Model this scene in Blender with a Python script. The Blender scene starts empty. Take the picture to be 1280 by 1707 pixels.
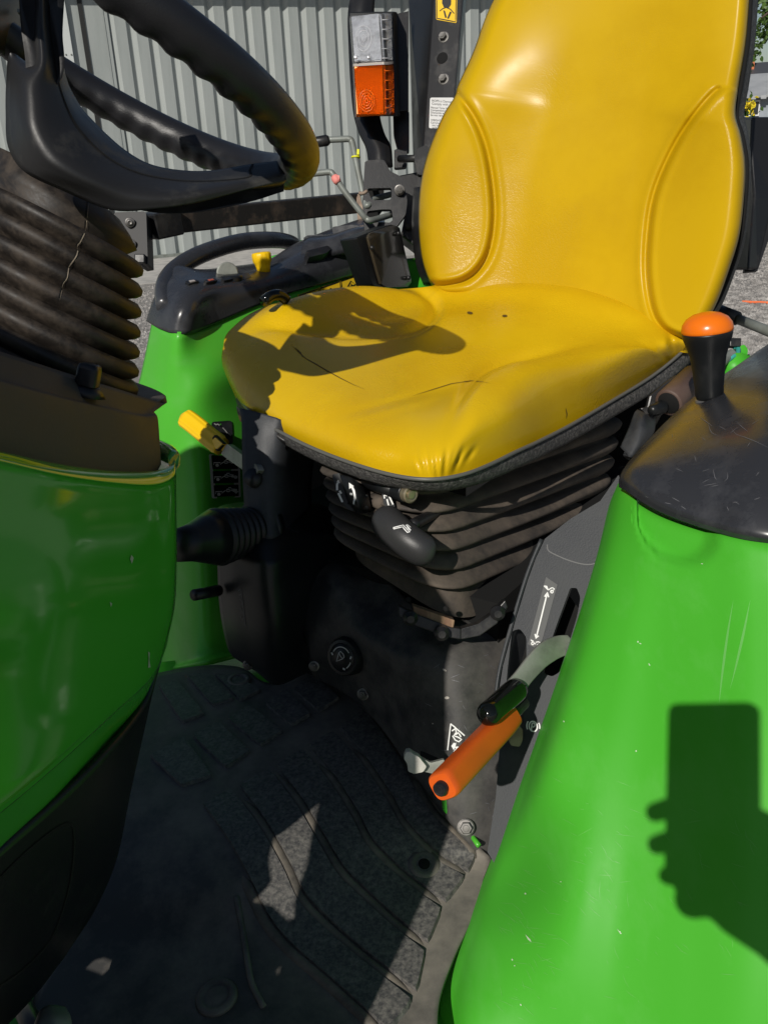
import bpy, bmesh, math, random
from mathutils import Vector as V, Matrix
from mathutils.bvhtree import BVHTree
from mathutils.geometry import tessellate_polygon
random.seed(7)
SC = bpy.context.scene
COL = SC.collection
# ------------------------------------------------------------------ camera
FPX, CX, CY = 1500.0, 640.0, 853.5
EYE = V((0, 0, 1.55))
_up = -V((182, -3617, 1500)).normalized()
_f = V((0, 0, 1))
_Y = (_f - _f.dot(_up) * _up).normalized()
_X = _Y.cross(_up)
if _X.x < 0: _X = -_X
M = Matrix((_X, _Y, _up))                      # camera (right, up, forward) -> world
cam_r, cam_u, cam_f = M @ V((1, 0, 0)), M @ V((0, 1, 0)), M @ V((0, 0, 1))
cd = bpy.data.cameras.new('camera'); cam = bpy.data.objects.new('camera', cd); COL.objects.link(cam)
cd.sensor_fit = 'VERTICAL'; cd.sensor_height = 36; cd.lens = FPX / 1707 * 36
cd.clip_start = 0.02; cd.clip_end = 500
R3 = Matrix((cam_r, cam_u, -cam_f)).transposed()
cam.matrix_world = Matrix.Translation(EYE) @ R3.to_4x4()
SC.camera = cam
# ------------------------------------------------------------------ light
def ray(px, py): return M @ V(((px - CX) / FPX, -(py - CY) / FPX, 1))
SUNDIR = ray(1232, 1212).normalized()          # the way the sunlight travels
wd = bpy.data.worlds.new("World"); SC.world = wd; wd.use_nodes = True
nt = wd.node_tree; bg = nt.nodes['Background']
sky = nt.nodes.new('ShaderNodeTexSky'); sky.sky_type = 'NISHITA'; sky.sun_disc = False
sky.sun_elevation = math.asin(-SUNDIR.z)
sky.sun_rotation = math.atan2(-SUNDIR.x, -SUNDIR.y)
sky.air_density = 1.0; sky.dust_density = 0.6; sky.ozone_density = 1.0
nt.links.new(sky.outputs[0], bg.inputs[0]); bg.inputs[1].default_value = 0.062
sl = bpy.data.lights.new('sun', 'SUN'); sl.energy = 4.6; sl.angle = math.radians(0.5); sl.color = (1, .95, .87)
sun = bpy.data.objects.new('sun', sl); COL.objects.link(sun)
sun.rotation_euler = SUNDIR.to_track_quat('-Z', 'Y').to_euler()
SC.view_settings.view_transform = 'Standard'; SC.view_settings.look = 'None'
SC.view_settings.exposure = -0.3; SC.view_settings.gamma = 1
SC.render.engine = 'CYCLES'
SC.cycles.max_bounces = 8; SC.cycles.transparent_max_bounces = 8
# ------------------------------------------------------------------ geometry helpers
_a = math.radians(35)
AR = V((math.sin(_a), math.cos(_a), 0)); AS = V((-math.cos(_a), math.sin(_a), 0)); AZ = V((0, 0, 1))
def T(s, r, z): return AS * s + AR * r + AZ * z     # tractor axes: across, rearward, up
def D(px, py, d): return EYE + ray(px, py) * d
def hit(px, py, p, n):
    v = ray(px, py); return EYE + v * ((p - EYE).dot(n) / v.dot(n))
def Zp(px, py, z): return hit(px, py, V((0, 0, z)), AZ)
def Sp(px, py, s): return hit(px, py, AS * s, AS)
def Rp(px, py, r): return hit(px, py, AR * r, AR)
def plane3(a, b, c): return (a, (b - a).cross(c - a).normalized())
def cr1(a, b, c, d, t):
    return 0.5 * ((2 * b) + (c - a) * t + (2 * a - 5 * b + 4 * c - d) * t * t + (3 * b - a - 3 * c + d) * t ** 3)
def spline(p, m, closed=False):
    n = len(p); out = []
    if closed:
        for i in range(n):
            for k in range(m): out.append(cr1(p[i - 1], p[i], p[(i + 1) % n], p[(i + 2) % n], k / m))
        return out
    for i in range(n - 1):
        a = p[i - 1] if i else 2 * p[0] - p[1]
        d = p[i + 2] if i + 2 < n else 2 * p[-1] - p[-2]
        for k in range(m): out.append(cr1(a, p[i], p[i + 1], d, k / m))
    return out + [p[-1].copy()]
def net(rows, mu=4, mv=4):
    rr = [spline(r, mu) for r in rows]
    cols = [spline([r[j] for r in rr], mv) for j in range(len(rr[0]))]
    return [[cols[j][i] for j in range(len(cols))] for i in range(len(cols[0]))]
def gm(grid, cu=False):
    nr, nc = len(grid), len(grid[0])
    vs = [p for r in grid for p in r]; fs = []
    for i in range(nr - 1):
        for j in range(nc if cu else nc - 1):
            k = (j + 1) % nc
            fs.append((i * nc + j, i * nc + k, (i + 1) * nc + k, (i + 1) * nc + j))
    return vs, fs
ROOT = {}
def empty(name, loc, label=None, cat=None, group=None, parent=None):
    o = bpy.data.objects.new(name, None); COL.objects.link(o); o.location = loc
    o.empty_display_size = .05
    if parent is not None:
        o.parent = parent; o.location = V(loc) - world_loc(parent)
    tag(o, label, cat, group); o['wl'] = list(loc); return o
def world_loc(o): return V(o['wl'])
def tag(o, label=None, cat=None, group=None, kind=None):
    if label: o['label'] = label
    if cat: o['category'] = cat
    if group: o['group'] = group
    if kind: o['kind'] = kind
    return o
def obj(name, vf, mat, parent=None, smooth=True, solid=0, bevel=0, bseg=2, face=True, label=None, sub=0, sharp=None, **tg):
    """one mesh object from world-space vertices and faces"""
    vs, fs = vf
    c = V((0, 0, 0))
    for v in vs: c = c + v
    c /= max(1, len(vs))
    if face and solid:
        tot = 0
        for f in fs[::max(1, len(fs) // 300)]:
            a, b, d = vs[f[0]], vs[f[1]], vs[f[2]]
            n = (b - a).cross(d - a)
            if len(f) == 4: n = n + (d - a).cross(vs[f[3]] - a)
            tot += n.dot(EYE - a)
        if tot < 0: fs = [tuple(reversed(f)) for f in fs]
    me = bpy.data.meshes.new(name); me.from_pydata([v - c for v in vs], [], fs); me.update()
    o = bpy.data.objects.new(name, me); COL.objects.link(o)
    if mat: me.materials.append(mat)
    if not solid:
        bm = bmesh.new(); bm.from_mesh(me); bmesh.ops.recalc_face_normals(bm, faces=bm.faces)
        bm.to_mesh(me); bm.free()
    if smooth:
        for p in me.polygons: p.use_smooth = True
    if sharp is not None: me.set_sharp_from_angle(angle=math.radians(sharp))
    if parent is not None:
        o.parent = parent; o.location = c - world_loc(parent)
    else: o.location = c
    o['wl'] = list(c)
    if solid:
        m = o.modifiers.new('solid', 'SOLIDIFY'); m.thickness = solid; m.offset = -1; m.use_even_offset = False
    if bevel:
        m = o.modifiers.new('bevel', 'BEVEL'); m.width = bevel; m.segments = bseg; m.limit_method = 'ANGLE'; m.angle_limit = math.radians(35)
        m.harden_normals = False
    if sub:
        m = o.modifiers.new('sub', 'SUBSURF'); m.levels = m.render_levels = sub
    tag(o, label, **tg)
    return o
def join(*vfs):
    vs, fs = [], []
    for a, b in vfs:
        k = len(vs); vs += list(a); fs += [tuple(i + k for i in f) for f in b]
    return vs, fs
def frame(n, ref=None):
    n = n.normalized(); ref = ref or AZ
    if abs(n.dot(ref)) > .95: ref = AR if abs(n.dot(AR)) < .9 else AS
    u = (ref - n * ref.dot(n)).normalized(); return n.cross(u).normalized(), u, n
def tube(pts, rad, seg=12, cap=True, ell=1.0, ref=None, closed=False):
    n = len(pts); rad = [rad] * n if not hasattr(rad, '__len__') else rad
    tans = []
    for i in range(n):
        a = pts[i - 1] if (i or closed) else pts[0]; b = pts[(i + 1) % n] if (i < n - 1 or closed) else pts[-1]
        tans.append((b - a).normalized())
    x, y, _ = frame(tans[0], ref); vs, fs = [], []
    for i in range(n):
        t = tans[i]; x = (x - t * x.dot(t)).normalized(); y = t.cross(x)
        for k in range(seg):
            an = 2 * math.pi * k / seg
            vs.append(pts[i] + (x * math.cos(an) * ell + y * math.sin(an)) * rad[i])
    for i in range(n if closed else n - 1):
        j = (i + 1) % n
        for k in range(seg):
            l = (k + 1) % seg
            fs.append((i * seg + k, i * seg + l, j * seg + l, j * seg + k))
    if cap and not closed:
        fs.append(tuple(range(seg))[::-1]); fs.append(tuple(range((n - 1) * seg, n * seg)))
    return vs, fs
def lathe(p, ax, prof, seg=24, ref=None, ribs=0, amp=0):
    x, y, n = frame(ax, ref); vs, fs = [], []
    for (t, r) in prof:
        for k in range(seg):
            an = 2 * math.pi * k / seg
            q = r * (1 + (amp * math.cos(ribs * an) if ribs else 0))
            vs.append(p + n * t + (x * math.cos(an) + y * math.sin(an)) * q)
    for i in range(len(prof) - 1):
        for k in range(seg):
            l = (k + 1) % seg
            fs.append((i * seg + k, i * seg + l, (i + 1) * seg + l, (i + 1) * seg + k))
    fs.append(tuple(range(seg))[::-1]); fs.append(tuple(range((len(prof) - 1) * seg, len(prof) * seg)))
    return vs, fs
def box(c, x, y, z):
    vs = [c + x * a + y * b + z * d for a in (-1, 1) for b in (-1, 1) for d in (-1, 1)]
    return vs, [(0, 1, 3, 2), (4, 6, 7, 5), (0, 4, 5, 1), (2, 3, 7, 6), (0, 2, 6, 4), (1, 5, 7, 3)]
def plate(pts, thick, holes=(), back=None):
    """flat polygon (with holes) given as 3-D points, extruded away from the camera"""
    n = (pts[1] - pts[0]).cross(pts[2] - pts[0])
    n = V((0, 0, 0))
    for i in range(len(pts)): n = n + pts[i].cross(pts[(i + 1) % len(pts)])
    n.normalize()
    if n.dot(EYE - pts[0]) < 0: n = -n
    if back is None: back = -n
    loops = [list(pts)] + [list(h) for h in holes]
    tris = tessellate_polygon(loops)
    vs = [p for l in loops for p in l]; N = len(vs)
    fs = [tuple(t) for t in tris] + [tuple(i + N for i in reversed(t)) for t in tris]
    vs = vs + [p + back * thick for p in vs]
    k = 0
    for l in loops:
        m = len(l)
        for i in range(m):
            a, b = k + i, k + (i + 1) % m
            fs.append((a, b, b + N, a + N))
        k += m
    return vs, fs
def rounded(px, r=.25, m=4):
    """rounds the corners of a pixel polygon; r = share of the shorter side"""
    out = []; n = len(px)
    for i in range(n):
        p0, p, p1 = V(px[i - 1]), V(px[i]), V(px[(i + 1) % n])
        k = r * min((p0 - p).length, (p1 - p).length)
        a = p + (p0 - p).normalized() * k; b = p + (p1 - p).normalized() * k
        for j in range(m + 1):
            t = j / m; out.append(a * (1 - t) ** 2 + p * 2 * t * (1 - t) + b * t * t)
    return [(q[0], q[1]) for q in out]
def bolt(name, p, n, r, mat, parent, washer=True, label=None):
    n = n.normalized()
    parts = [lathe(p, n, [(0, r * .92), (r * .9, r * .92), (r * 1.0, r * .8)], 6)]
    if washer: parts.append(lathe(p - n * .001, n, [(0, r * 1.3), (r * .22, r * 1.3), (r * .3, r * 1.1)], 20))
    parts.append(lathe(p + n * r, n, [(0, r * .5), (r * .12, r * .45)], 12))
    return obj(name, join(*parts), mat, parent, smooth=False, label=label)
def bvh(*objs):
    dg = bpy.context.evaluated_depsgraph_get(); vs, fs = [], []
    for o in objs:
        k = len(vs); w = world_loc(o)
        vs += [v.co + w for v in o.data.vertices]; fs += [tuple(i + k for i in p.vertices) for p in o.data.polygons]
    return BVHTree.FromPolygons(vs, fs)
def drape(b, px, py, off=.0008):
    d = ray(px, py).normalized(); h = b.ray_cast(EYE, d)
    if h[0] is None: return None, None
    n = h[1] if h[1].dot(d) < 0 else -h[1]
    return h[0] + n * off, n
def strokes(b, lines, w, off=.0008, taper=False, step=4):
    """flat print: ribbons w metres wide along pixel polylines laid on a surface"""
    vs, fs = [], []
    for ln in lines:
        pts = []
        for i in range(len(ln) - 1):
            a, c = V(ln[i]), V(ln[i + 1]); m = max(1, int((c - a).length / step))
            for k in range(m): pts.append(a + (c - a) * (k / m))
        pts.append(V(ln[-1]))
        P = [q for q in (drape(b, p[0], p[1], off) for p in pts) if q[0] is not None]
        if len(P) < 2: continue
        k0 = len(vs)
        for i, (p, n) in enumerate(P):
            t = (P[min(i + 1, len(P) - 1)][0] - P[max(i - 1, 0)][0])
            if t.length < 1e-9: t = cam_r
            sd = n.cross(t.normalized()) * (w / 2 * (math.sin(math.pi * (i + .3) / (len(P) - .4)) if taper else 1))
            vs += [p + sd, p - sd]
        for i in range(len(P) - 1):
            a = k0 + i * 2; fs.append((a, a + 1, a + 3, a + 2))
    return vs, fs
def fills(b, polys, off=.0008):
    vs, fs = [], []
    for pg in polys:
        P = [drape(b, x, y, off)[0] for x, y in pg]
        if any(p is None for p in P): continue
        t = tessellate_polygon([P]); k = len(vs); vs += P; fs += [tuple(i + k for i in f) for f in t]
    return vs, fs
def circle_px(cx, cy, rx, ry=None, n=18, a0=0, a1=360, rot=0):
    ry = ry or rx; out = []
    for i in range(n + 1):
        a = math.radians(a0 + (a1 - a0) * i / n); x, y = rx * math.cos(a), ry * math.sin(a); q = math.radians(rot)
        out.append((cx + x * math.cos(q) - y * math.sin(q), cy + x * math.sin(q) + y * math.cos(q)))
    return out
def qmap(q):
    """unit square -> pixel quad (tl, tr, br, bl)"""
    a, b, c, d = [V(p) for p in q]
    return lambda u, v: tuple((a * (1 - u) + b * u) * (1 - v) + (d * (1 - u) + c * u) * v)
# ------------------------------------------------------------------ materials
def mat(name, col, rough=.5, metal=0, col2=None, nscale=8, ndetail=6, lo=.42, hi=.62, bump=0, bscale=120, coat=0, bdist=.002,
        vor=0, vscale=200, rvar=0, trans=0, ior=1.45, spec=.5, dust=None, dustlo=.5, dusthi=.75, dscale=5, stretch=None, emit=None, grad=None):
    m = bpy.data.materials.new(name); m.use_nodes = True; t = m.node_tree; N = t.nodes; L = t.links
    b = N['Principled BSDF']; b.inputs['Base Color'].default_value = (*col, 1); b.inputs['Roughness'].default_value = rough
    b.inputs['Metallic'].default_value = metal; b.inputs['Coat Weight'].default_value = coat; b.inputs['Coat Roughness'].default_value = .06
    b.inputs['Transmission Weight'].default_value = trans; b.inputs['IOR'].default_value = ior
    b.inputs['Specular IOR Level'].default_value = spec
    tc = N.new('ShaderNodeTexCoord'); src = tc.outputs['Object']
    if stretch:
        mp = N.new('ShaderNodeMapping'); mp.inputs['Scale'].default_value = stretch; L.new(src, mp.inputs[0]); src2 = mp.outputs[0]
    else: src2 = src
    def noise(sc, det=6, s=None, ro=.6):
        n = N.new('ShaderNodeTexNoise'); n.inputs['Scale'].default_value = sc; n.inputs['Detail'].default_value = det
        n.inputs['Roughness'].default_value = ro; L.new(s or src, n.inputs['Vector']); return n.outputs['Fac']
    def ramp(f, a, c):
        r = N.new('ShaderNodeMapRange'); r.inputs[1].default_value = a; r.inputs[2].default_value = c; L.new(f, r.inputs[0]); return r.outputs[0]
    cout = None
    def mixc(f, A, B):
        x = N.new('ShaderNodeMix'); x.data_type = 'RGBA'; L.new(f, x.inputs['Factor'])
        if isinstance(A, tuple): x.inputs['A'].default_value = (*A, 1)
        else: L.new(A, x.inputs['A'])
        x.inputs['B'].default_value = (*B, 1); return x.outputs['Result']
    if col2: cout = mixc(ramp(noise(nscale, ndetail, src2), lo, hi), col, col2)
    if dust:
        nz = noise(dscale, 10, src2, .72)
        if grad:      # dust colour weighted to the lit side, so the shaded side stays darker
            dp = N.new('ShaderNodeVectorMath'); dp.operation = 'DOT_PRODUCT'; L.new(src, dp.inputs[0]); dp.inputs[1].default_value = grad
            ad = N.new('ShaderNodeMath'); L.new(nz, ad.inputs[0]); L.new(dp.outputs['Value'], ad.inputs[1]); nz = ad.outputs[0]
        f = ramp(nz, dustlo, dusthi)
        cout = mixc(f, cout or col, dust)
        rr = N.new('ShaderNodeMapRange'); rr.inputs[3].default_value = rough; rr.inputs[4].default_value = min(.95, rough + .35)
        L.new(f, rr.inputs[0]); L.new(rr.outputs[0], b.inputs['Roughness'])
    elif rvar:
        rr = N.new('ShaderNodeMapRange'); rr.inputs[1].default_value = .35; rr.inputs[2].default_value = .7
        rr.inputs[3].default_value = max(.02, rough - rvar); rr.inputs[4].default_value = rough + rvar
        L.new(noise(nscale * 1.7, 8, src2), rr.inputs[0]); L.new(rr.outputs[0], b.inputs['Roughness'])
    if cout: L.new(cout, b.inputs['Base Color'])
    if bump:
        bp = N.new('ShaderNodeBump'); bp.inputs['Strength'].default_value = bump; bp.inputs['Distance'].default_value = bdist
        h0 = noise(bscale, 5)
        hm = N.new('ShaderNodeMath'); hm.operation = 'MULTIPLY'; L.new(h0, hm.inputs[0]); hm.inputs[1].default_value = .3 if vor else 1; h = hm.outputs[0]
        if vor:
            vo = N.new('ShaderNodeTexVoronoi'); vo.feature = 'DISTANCE_TO_EDGE'; vo.inputs['Scale'].default_value = vscale
            wn = N.new('ShaderNodeTexNoise'); wn.inputs['Scale'].default_value = vscale * .25; L.new(src, wn.inputs['Vector'])
            va = N.new('ShaderNodeVectorMath'); va.operation = 'SCALE'; va.inputs['Scale'].default_value = 3.0 / vscale; L.new(wn.outputs['Color'], va.inputs[0])
            vb = N.new('ShaderNodeVectorMath'); L.new(src, vb.inputs[0]); L.new(va.outputs[0], vb.inputs[1]); L.new(vb.outputs[0], vo.inputs['Vector'])
            r2 = ramp(vo.outputs[0], 0, .12)
            # creases come and go over the surface
            msk = ramp(noise(7, 3), .42, .62)
            sub = N.new('ShaderNodeMath'); sub.operation = 'SUBTRACT'; sub.inputs[0].default_value = 1; L.new(r2, sub.inputs[1])
            mu = N.new('ShaderNodeMath'); mu.operation = 'MULTIPLY'; L.new(sub.outputs[0], mu.inputs[0]); L.new(msk, mu.inputs[1])
            m2 = N.new('ShaderNodeMath'); m2.operation = 'MULTIPLY_ADD'; L.new(mu.outputs[0], m2.inputs[0]); m2.inputs[1].default_value = -vor; L.new(h, m2.inputs[2]); h = m2.outputs[0]
        L.new(h, bp.inputs['Height']); L.new(bp.outputs[0], b.inputs['Normal'])
        if coat: L.new(bp.outputs[0], b.inputs['Coat Normal'])
    if emit: b.inputs['Emission Color'].default_value = (*emit, 1); b.inputs['Emission Strength'].default_value = 1
    return m
YEL = (.66, .425, .006)
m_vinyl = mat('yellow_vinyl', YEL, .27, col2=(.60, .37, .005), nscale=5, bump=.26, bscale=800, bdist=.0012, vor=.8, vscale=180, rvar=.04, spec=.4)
m_vinyl_b = mat('yellow_vinyl_back_dimmed', (.545, .345, .004), .32, col2=(.495, .305, .003), nscale=6, bump=.20, bscale=800, bdist=.0012, vor=.35, vscale=200, rvar=.04, spec=.22)  # same vinyl as the cushion, colour darkened to offset the direct sun
m_green = mat('green_paint', (.075, .42, .032), .40, col2=(.04, .38, .022), nscale=3, coat=.0, rvar=.06, spec=.28)
m_green_w = mat('green_paint_scuffed', (.075, .42, .032), .36, col2=(.10, .42, .06), nscale=9, lo=.56, hi=.8, spec=.3, coat=.05, rvar=.06, stretch=(1, 1, 3))
m_black = mat('black_plastic', (.008, .009, .010), .38, bump=.12, bscale=500, bdist=.0008, rvar=.06, dust=(.035, .035, .035), dustlo=.55, dusthi=.95, dscale=9)
m_gloss = mat('glossy_black_plastic', (.028, .029, .033), .27, rvar=.07, nscale=9, coat=.1, dust=(.085, .087, .095), dustlo=.5, dusthi=.85, dscale=11)
m_knob = mat('polished_black', (.004, .005, .004), .08)
m_grip = mat('wheel_rubber', (.013, .013, .015), .36, bump=.35, bscale=900, bdist=.0008, rvar=.05)
m_boot = mat('dusty_rubber', (.016, .013, .011), .5, dust=(.075, .057, .042), dustlo=.42, dusthi=.75, dscale=45, bump=.1, bscale=300)
m_boot2 = mat('dusty_seat_rubber', (.045, .038, .033), .7, dust=(.15, .118, .09), dustlo=.35, dusthi=.7, dscale=14, bump=.12, bscale=300)
m_collar = mat('dusty_collar_plastic', (.045, .039, .033), .5, dust=(.085, .073, .06), dustlo=.35, dusthi=.8, dscale=7, bump=.08, bscale=400)
m_tunnel = mat('dusty_grey_plastic', (.018, .019, .021), .5, grad=(1.1, .2, 0), dust=(.115, .108, .098), dustlo=.36, dusthi=.74, dscale=18, bump=.1, bscale=350)  # dust mix rises to the sunlit right; shade on the left put into colour
m_quad = mat('grey_textured_plastic', (.026, .029, .034), .5, dust=(.085, .086, .088), dustlo=.45, dusthi=.85, dscale=12, bump=.12, bscale=600)
m_mat = mat('rubber_mat', (.06, .058, .056), .5, grad=(.55, .1, 0), dust=(.27, .24, .20), dustlo=.36, dusthi=.80, dscale=9, bump=.2, bscale=160, bdist=.001)  # real dust, weighted so the colour is paler where lit, darker in shade
m_rib = mat('worn_rib', (.07, .064, .055), .5, dust=(.22, .19, .15), dustlo=.4, dusthi=.7, dscale=14, bump=.1)
m_pad = mat('worn_rubber', (.055, .055, .056), .45, dust=(.24, .225, .20), dustlo=.40, dusthi=.80, dscale=200, bump=.3, bscale=200, bdist=.0012)
m_trim = mat('pebbled_trim', (.045, .044, .043), .6, bump=1, bscale=330, bdist=.003, col2=(.11, .105, .10), nscale=260, lo=.45, hi=.6)
m_steel = mat('zinc_steel', (.22, .21, .20), .45, .7, col2=(.12, .115, .105), nscale=30, bump=.05)
m_rod = mat('grey_painted_rod', (.23, .25, .23), .45, .2, col2=(.17, .18, .16), nscale=20)
m_arm = mat('dull_metal', (.33, .34, .30), .5, .4, col2=(.22, .23, .20), nscale=26, bump=.1, bscale=200)
m_orange = mat('orange_plastic', (.72, .115, .012), .33, col2=(.64, .10, .014), nscale=20, bump=.05, bscale=200)
m_dome = mat('orange_cap', (.82, .17, .006), .25)
m_yplast = mat('yellow_plastic', (.85, .53, .006), .35)
m_frame = mat('black_powder_coat', (.013, .013, .014), .35, dust=(.07, .066, .06), dustlo=.52, dusthi=.85, dscale=12, bump=.1, bscale=400)
m_bar = mat('worn_black_steel', (.022, .02, .018), .5, .2, dust=(.12, .085, .06), dustlo=.5, dusthi=.78, dscale=18, bump=.15, bscale=150)
m_rust = mat('rusty_steel', (.22, .15, .11), .7, .2, col2=(.33, .26, .2), nscale=30, bump=.2, bscale=150)
m_wood = mat('brown_wood', (.17, .095, .055), .75, col2=(.27, .17, .10), nscale=30, stretch=(4, 1, 1), bump=.2)
m_white = mat('white_print', (.80, .80, .78), .5)
m_whited = mat('worn_white_print', (.45, .45, .44), .6)
m_whitep = mat('white_plastic', (.62, .60, .54), .45, col2=(.48, .46, .42), nscale=40)
m_dark = mat('black_print', (.012, .012, .012), .45)
m_void = mat('dark_cavity', (.004, .004, .004), .9)
m_label = mat('white_label', (.62, .62, .61), .4)
m_ydecal = mat('yellow_decal', (.80, .50, .02), .35)
m_crack = mat('vinyl_crack', (.10, .055, .008), .8)
m_dimtext = mat('scuffed_print', (.11, .11, .11), .6)
m_scr = mat('pale_scratch', (.14, .45, .09), .5)
m_scrb = mat('grey_scratch', (.14, .14, .15), .5)
m_brown = mat('brown_plastic', (.075, .045, .035), .45, dust=(.16, .11, .09), dustlo=.4, dusthi=.8)
m_clear = mat('clear_lens', (.95, .96, .97), .06, trans=.92, ior=1.2, spec=.6)
m_refl = mat('silvered_reflector', (.80, .81, .83), .35, .4, col2=(.5, .5, .52), nscale=60)
m_amber = mat('amber_lens', (1.0, .20, .004), .08, trans=.9, ior=1.2, spec=.6)
m_amberin = mat('amber_reflector', (.9, .45, .15), .3, .3)
m_pink = mat('pink_tape', (.75, .25, .22), .6)
m_lime = mat('yellow_cable_tie', (.75, .75, .03), .4)
m_teal = mat('teal_wire', (.05, .38, .33), .4)
# ================================================================== SETTING
m_gravel = mat('gravel_ground', (.30, .285, .265), .9, col2=(.15, .14, .128), nscale=14, lo=.35, hi=.7, dust=(.45, .43, .40), dustlo=.5, dusthi=.7, dscale=42, bump=.8, bscale=45, bdist=.02)
g = obj('ground', ([V((-120, -60, 0)), V((120, -60, 0)), V((120, 180, 0)), V((-120, 180, 0))], [(0, 1, 2, 3)]), m_gravel, smooth=False)
tag(g, 'pale grey gravel yard around the tractor', kind='structure')
A0, B0 = V((-3.452, 14.369, 0)), V((.851, 16.353, 0)); wdir = (B0 - A0).normalized(); wn = V((wdir.y, -wdir.x, 0))
m_conc = mat('pale_concrete', (.46, .44, .41), .85, col2=(.34, .33, .31), nscale=6, bump=.2, bscale=60)
ap = A0 - wdir * 12 + wn * .05
obj('concrete_apron', box(A0 + wdir * 2 + wn * 1.35 + V((0, 0, .0)), wdir * 14, wn * 1.4, V((0, 0, .012))), m_conc, smooth=False, kind='structure', label='pale concrete strip along the foot of the shed')
# stones
vs, fs = [], []
rs = random.Random(3)
def stone(x, y, h):
    k = len(vs); a = rs.random() * 6.28
    for j in range(5):
        q = a + j * 1.2566 + rs.uniform(-.25, .25); e = h * rs.uniform(.75, 1.25)
        vs.append(V((x + e * math.cos(q), y + e * math.sin(q), -.003)))
    vs.append(V((x + rs.uniform(-.2, .2) * h, y + rs.uniform(-.2, .2) * h, h * rs.uniform(.5, .9))))
    for j in range(5): fs.append((k + j, k + (j + 1) % 5, k + 5))
for (x0, x1, y0, y1, n) in ((150, 420, 430, 600, 5200), (1190, 1285, 380, 640, 6200), (380, 720, 385, 470, 2500)):
    for i in range(n):
        px, py = rs.uniform(x0, x1), rs.uniform(y0, y1); p = Zp(px, py, 0)
        if (p - A0).dot(wn) < 2.9: continue
        stone(p.x, p.y, rs.uniform(.008, .026))
m_stone = mat('stones', (.34, .32, .30), .9, col2=(.17, .16, .15), nscale=9, lo=.4, hi=.6, dust=(.55, .53, .5), dustlo=.52, dusthi=.7, dscale=6)
obj('gravel', (vs, fs), m_stone, smooth=False, kind='stuff', label='loose grey stones lying over the yard')
# --- the shed
shed = empty('metal_shed', A0, 'grey ribbed metal shed standing behind the tractor', 'shed')
m_wall = mat('grey_green_sheeting', (.33, .355, .345), .42, col2=(.285, .31, .30), stretch=(3, 3, .35), nscale=2.2, bump=.02, bscale=5, rvar=.05)
m_trimw = mat('pale_flashing', (.56, .59, .58), .45)
m_seal = mat('dark_gap', (.02, .021, .021), .8)
PITCH, HW = .29, 4.32
def panel_mesh():
    prof = [(0, 0), (.006, 0), (.068, -.05), (.078, -.05), (.140, 0), (.146, 0), (PITCH, 0)]
    vs = []
    for z in (.0, HW):
        for a, d in prof: vs.append(wdir * a + wn * d + V((0, 0, z)))
    n = len(prof); fs = [(i, i + 1, n + i + 1, n + i) for i in range(n - 1)]
    return vs, fs
pv, pf = panel_mesh()
def wall_t(px, py=50): return (hit(px, py, A0, wn) - A0).dot(wdir)
t0 = wall_t(344)          # a groove starts here
me0 = None
TR_ = wall_t(1010); TL_ = -11.5
for i in range(-34, 62):
    ta = t0 + i * PITCH
    if ta + PITCH > TR_: break
    if abs(ta + PITCH * .5 - wall_t(128)) < PITCH * .9 and ta < wall_t(146): continue
    if me0 is None:
        o = obj('cladding_panel', ([v + A0 + wdir * ta for v in pv], pf), m_wall, shed, smooth=False, solid=.001); me0 = o; base_t = ta
    else:
        o = me0.copy(); COL.objects.link(o); o.parent = shed; o.location = me0.location + wdir * (ta - base_t)
ta = wall_t(128)
obj('wall_filler', box(A0 + wdir * ta + V((0, 0, HW / 2)) - wn * .03, wdir * .45, wn * .02, V((0, 0, HW / 2))), m_wall, shed, smooth=False)
obj('corner_flashing', box(A0 + wdir * wall_t(106) + V((0, 0, HW / 2)) + wn * .02, wdir * (wall_t(113) - wall_t(95)) * .5, wn * .04, V((0, 0, HW / 2))), m_trimw, shed, smooth=False, bevel=.004, label='pale flat flashing strip with two rivets')
for q in (110.5, 119.5):
    pz = hit(q, 91, A0 + wn * .062, wn); obj('rivet', lathe(pz, wn, [(0, .012), (.006, .010), (.008, .004)], 10), m_rod, shed)
obj('sliding_door_gap', box(A0 + wdir * wall_t(140) + V((0, 0, HW / 2)) - wn * .005, wdir * .032, wn * .012, V((0, 0, HW / 2))), m_seal, shed, smooth=False)
obj('base_angle', box(A0 + wdir * (TL_ + TR_) / 2 + V((0, 0, .03)) - wn * .03, wdir * ((TR_ - TL_) / 2), wn * .09, V((0, 0, .025))), m_rod, shed, smooth=False)
zs = hit(782, 9, A0, wn).z
ztop = zs + .52
obj('eave_soffit', box(A0 + wdir * (TL_ + TR_) / 2 + V((0, 0, ztop + .03)) + wn * .2, wdir * ((TR_ - TL_) / 2 + .1), wn * .26, V((0, 0, .03))), m_trimw, shed, smooth=False)
obj('gutter', box(A0 + wdir * (TL_ + TR_) / 2 + V((0, 0, ztop + .11)) + wn * .50, wdir * ((TR_ - TL_) / 2 + .15), wn * .05, V((0, 0, .11))), m_trimw, shed, smooth=False, bevel=.01)
rf = [A0 + wdir * TL_ + wn * .5 + V((0, 0, ztop + .23)), A0 + wdir * (TR_ + .1) + wn * .5 + V((0, 0, ztop + .23)), A0 + wdir * (TR_ + .1) - wn * 6 + V((0, 0, ztop + 2)), A0 + wdir * TL_ - wn * 6 + V((0, 0, ztop + 2))]
obj('roof', (rf, [(0, 1, 2, 3)]), m_wall, shed, smooth=False, solid=.03)
obj('end_wall', box(A0 + wdir * (TR_ - .03) - wn * 3 + V((0, 0, HW / 2)), wdir * .03, wn * 2.9, V((0, 0, HW / 2))), m_wall, shed, smooth=False)
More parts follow.
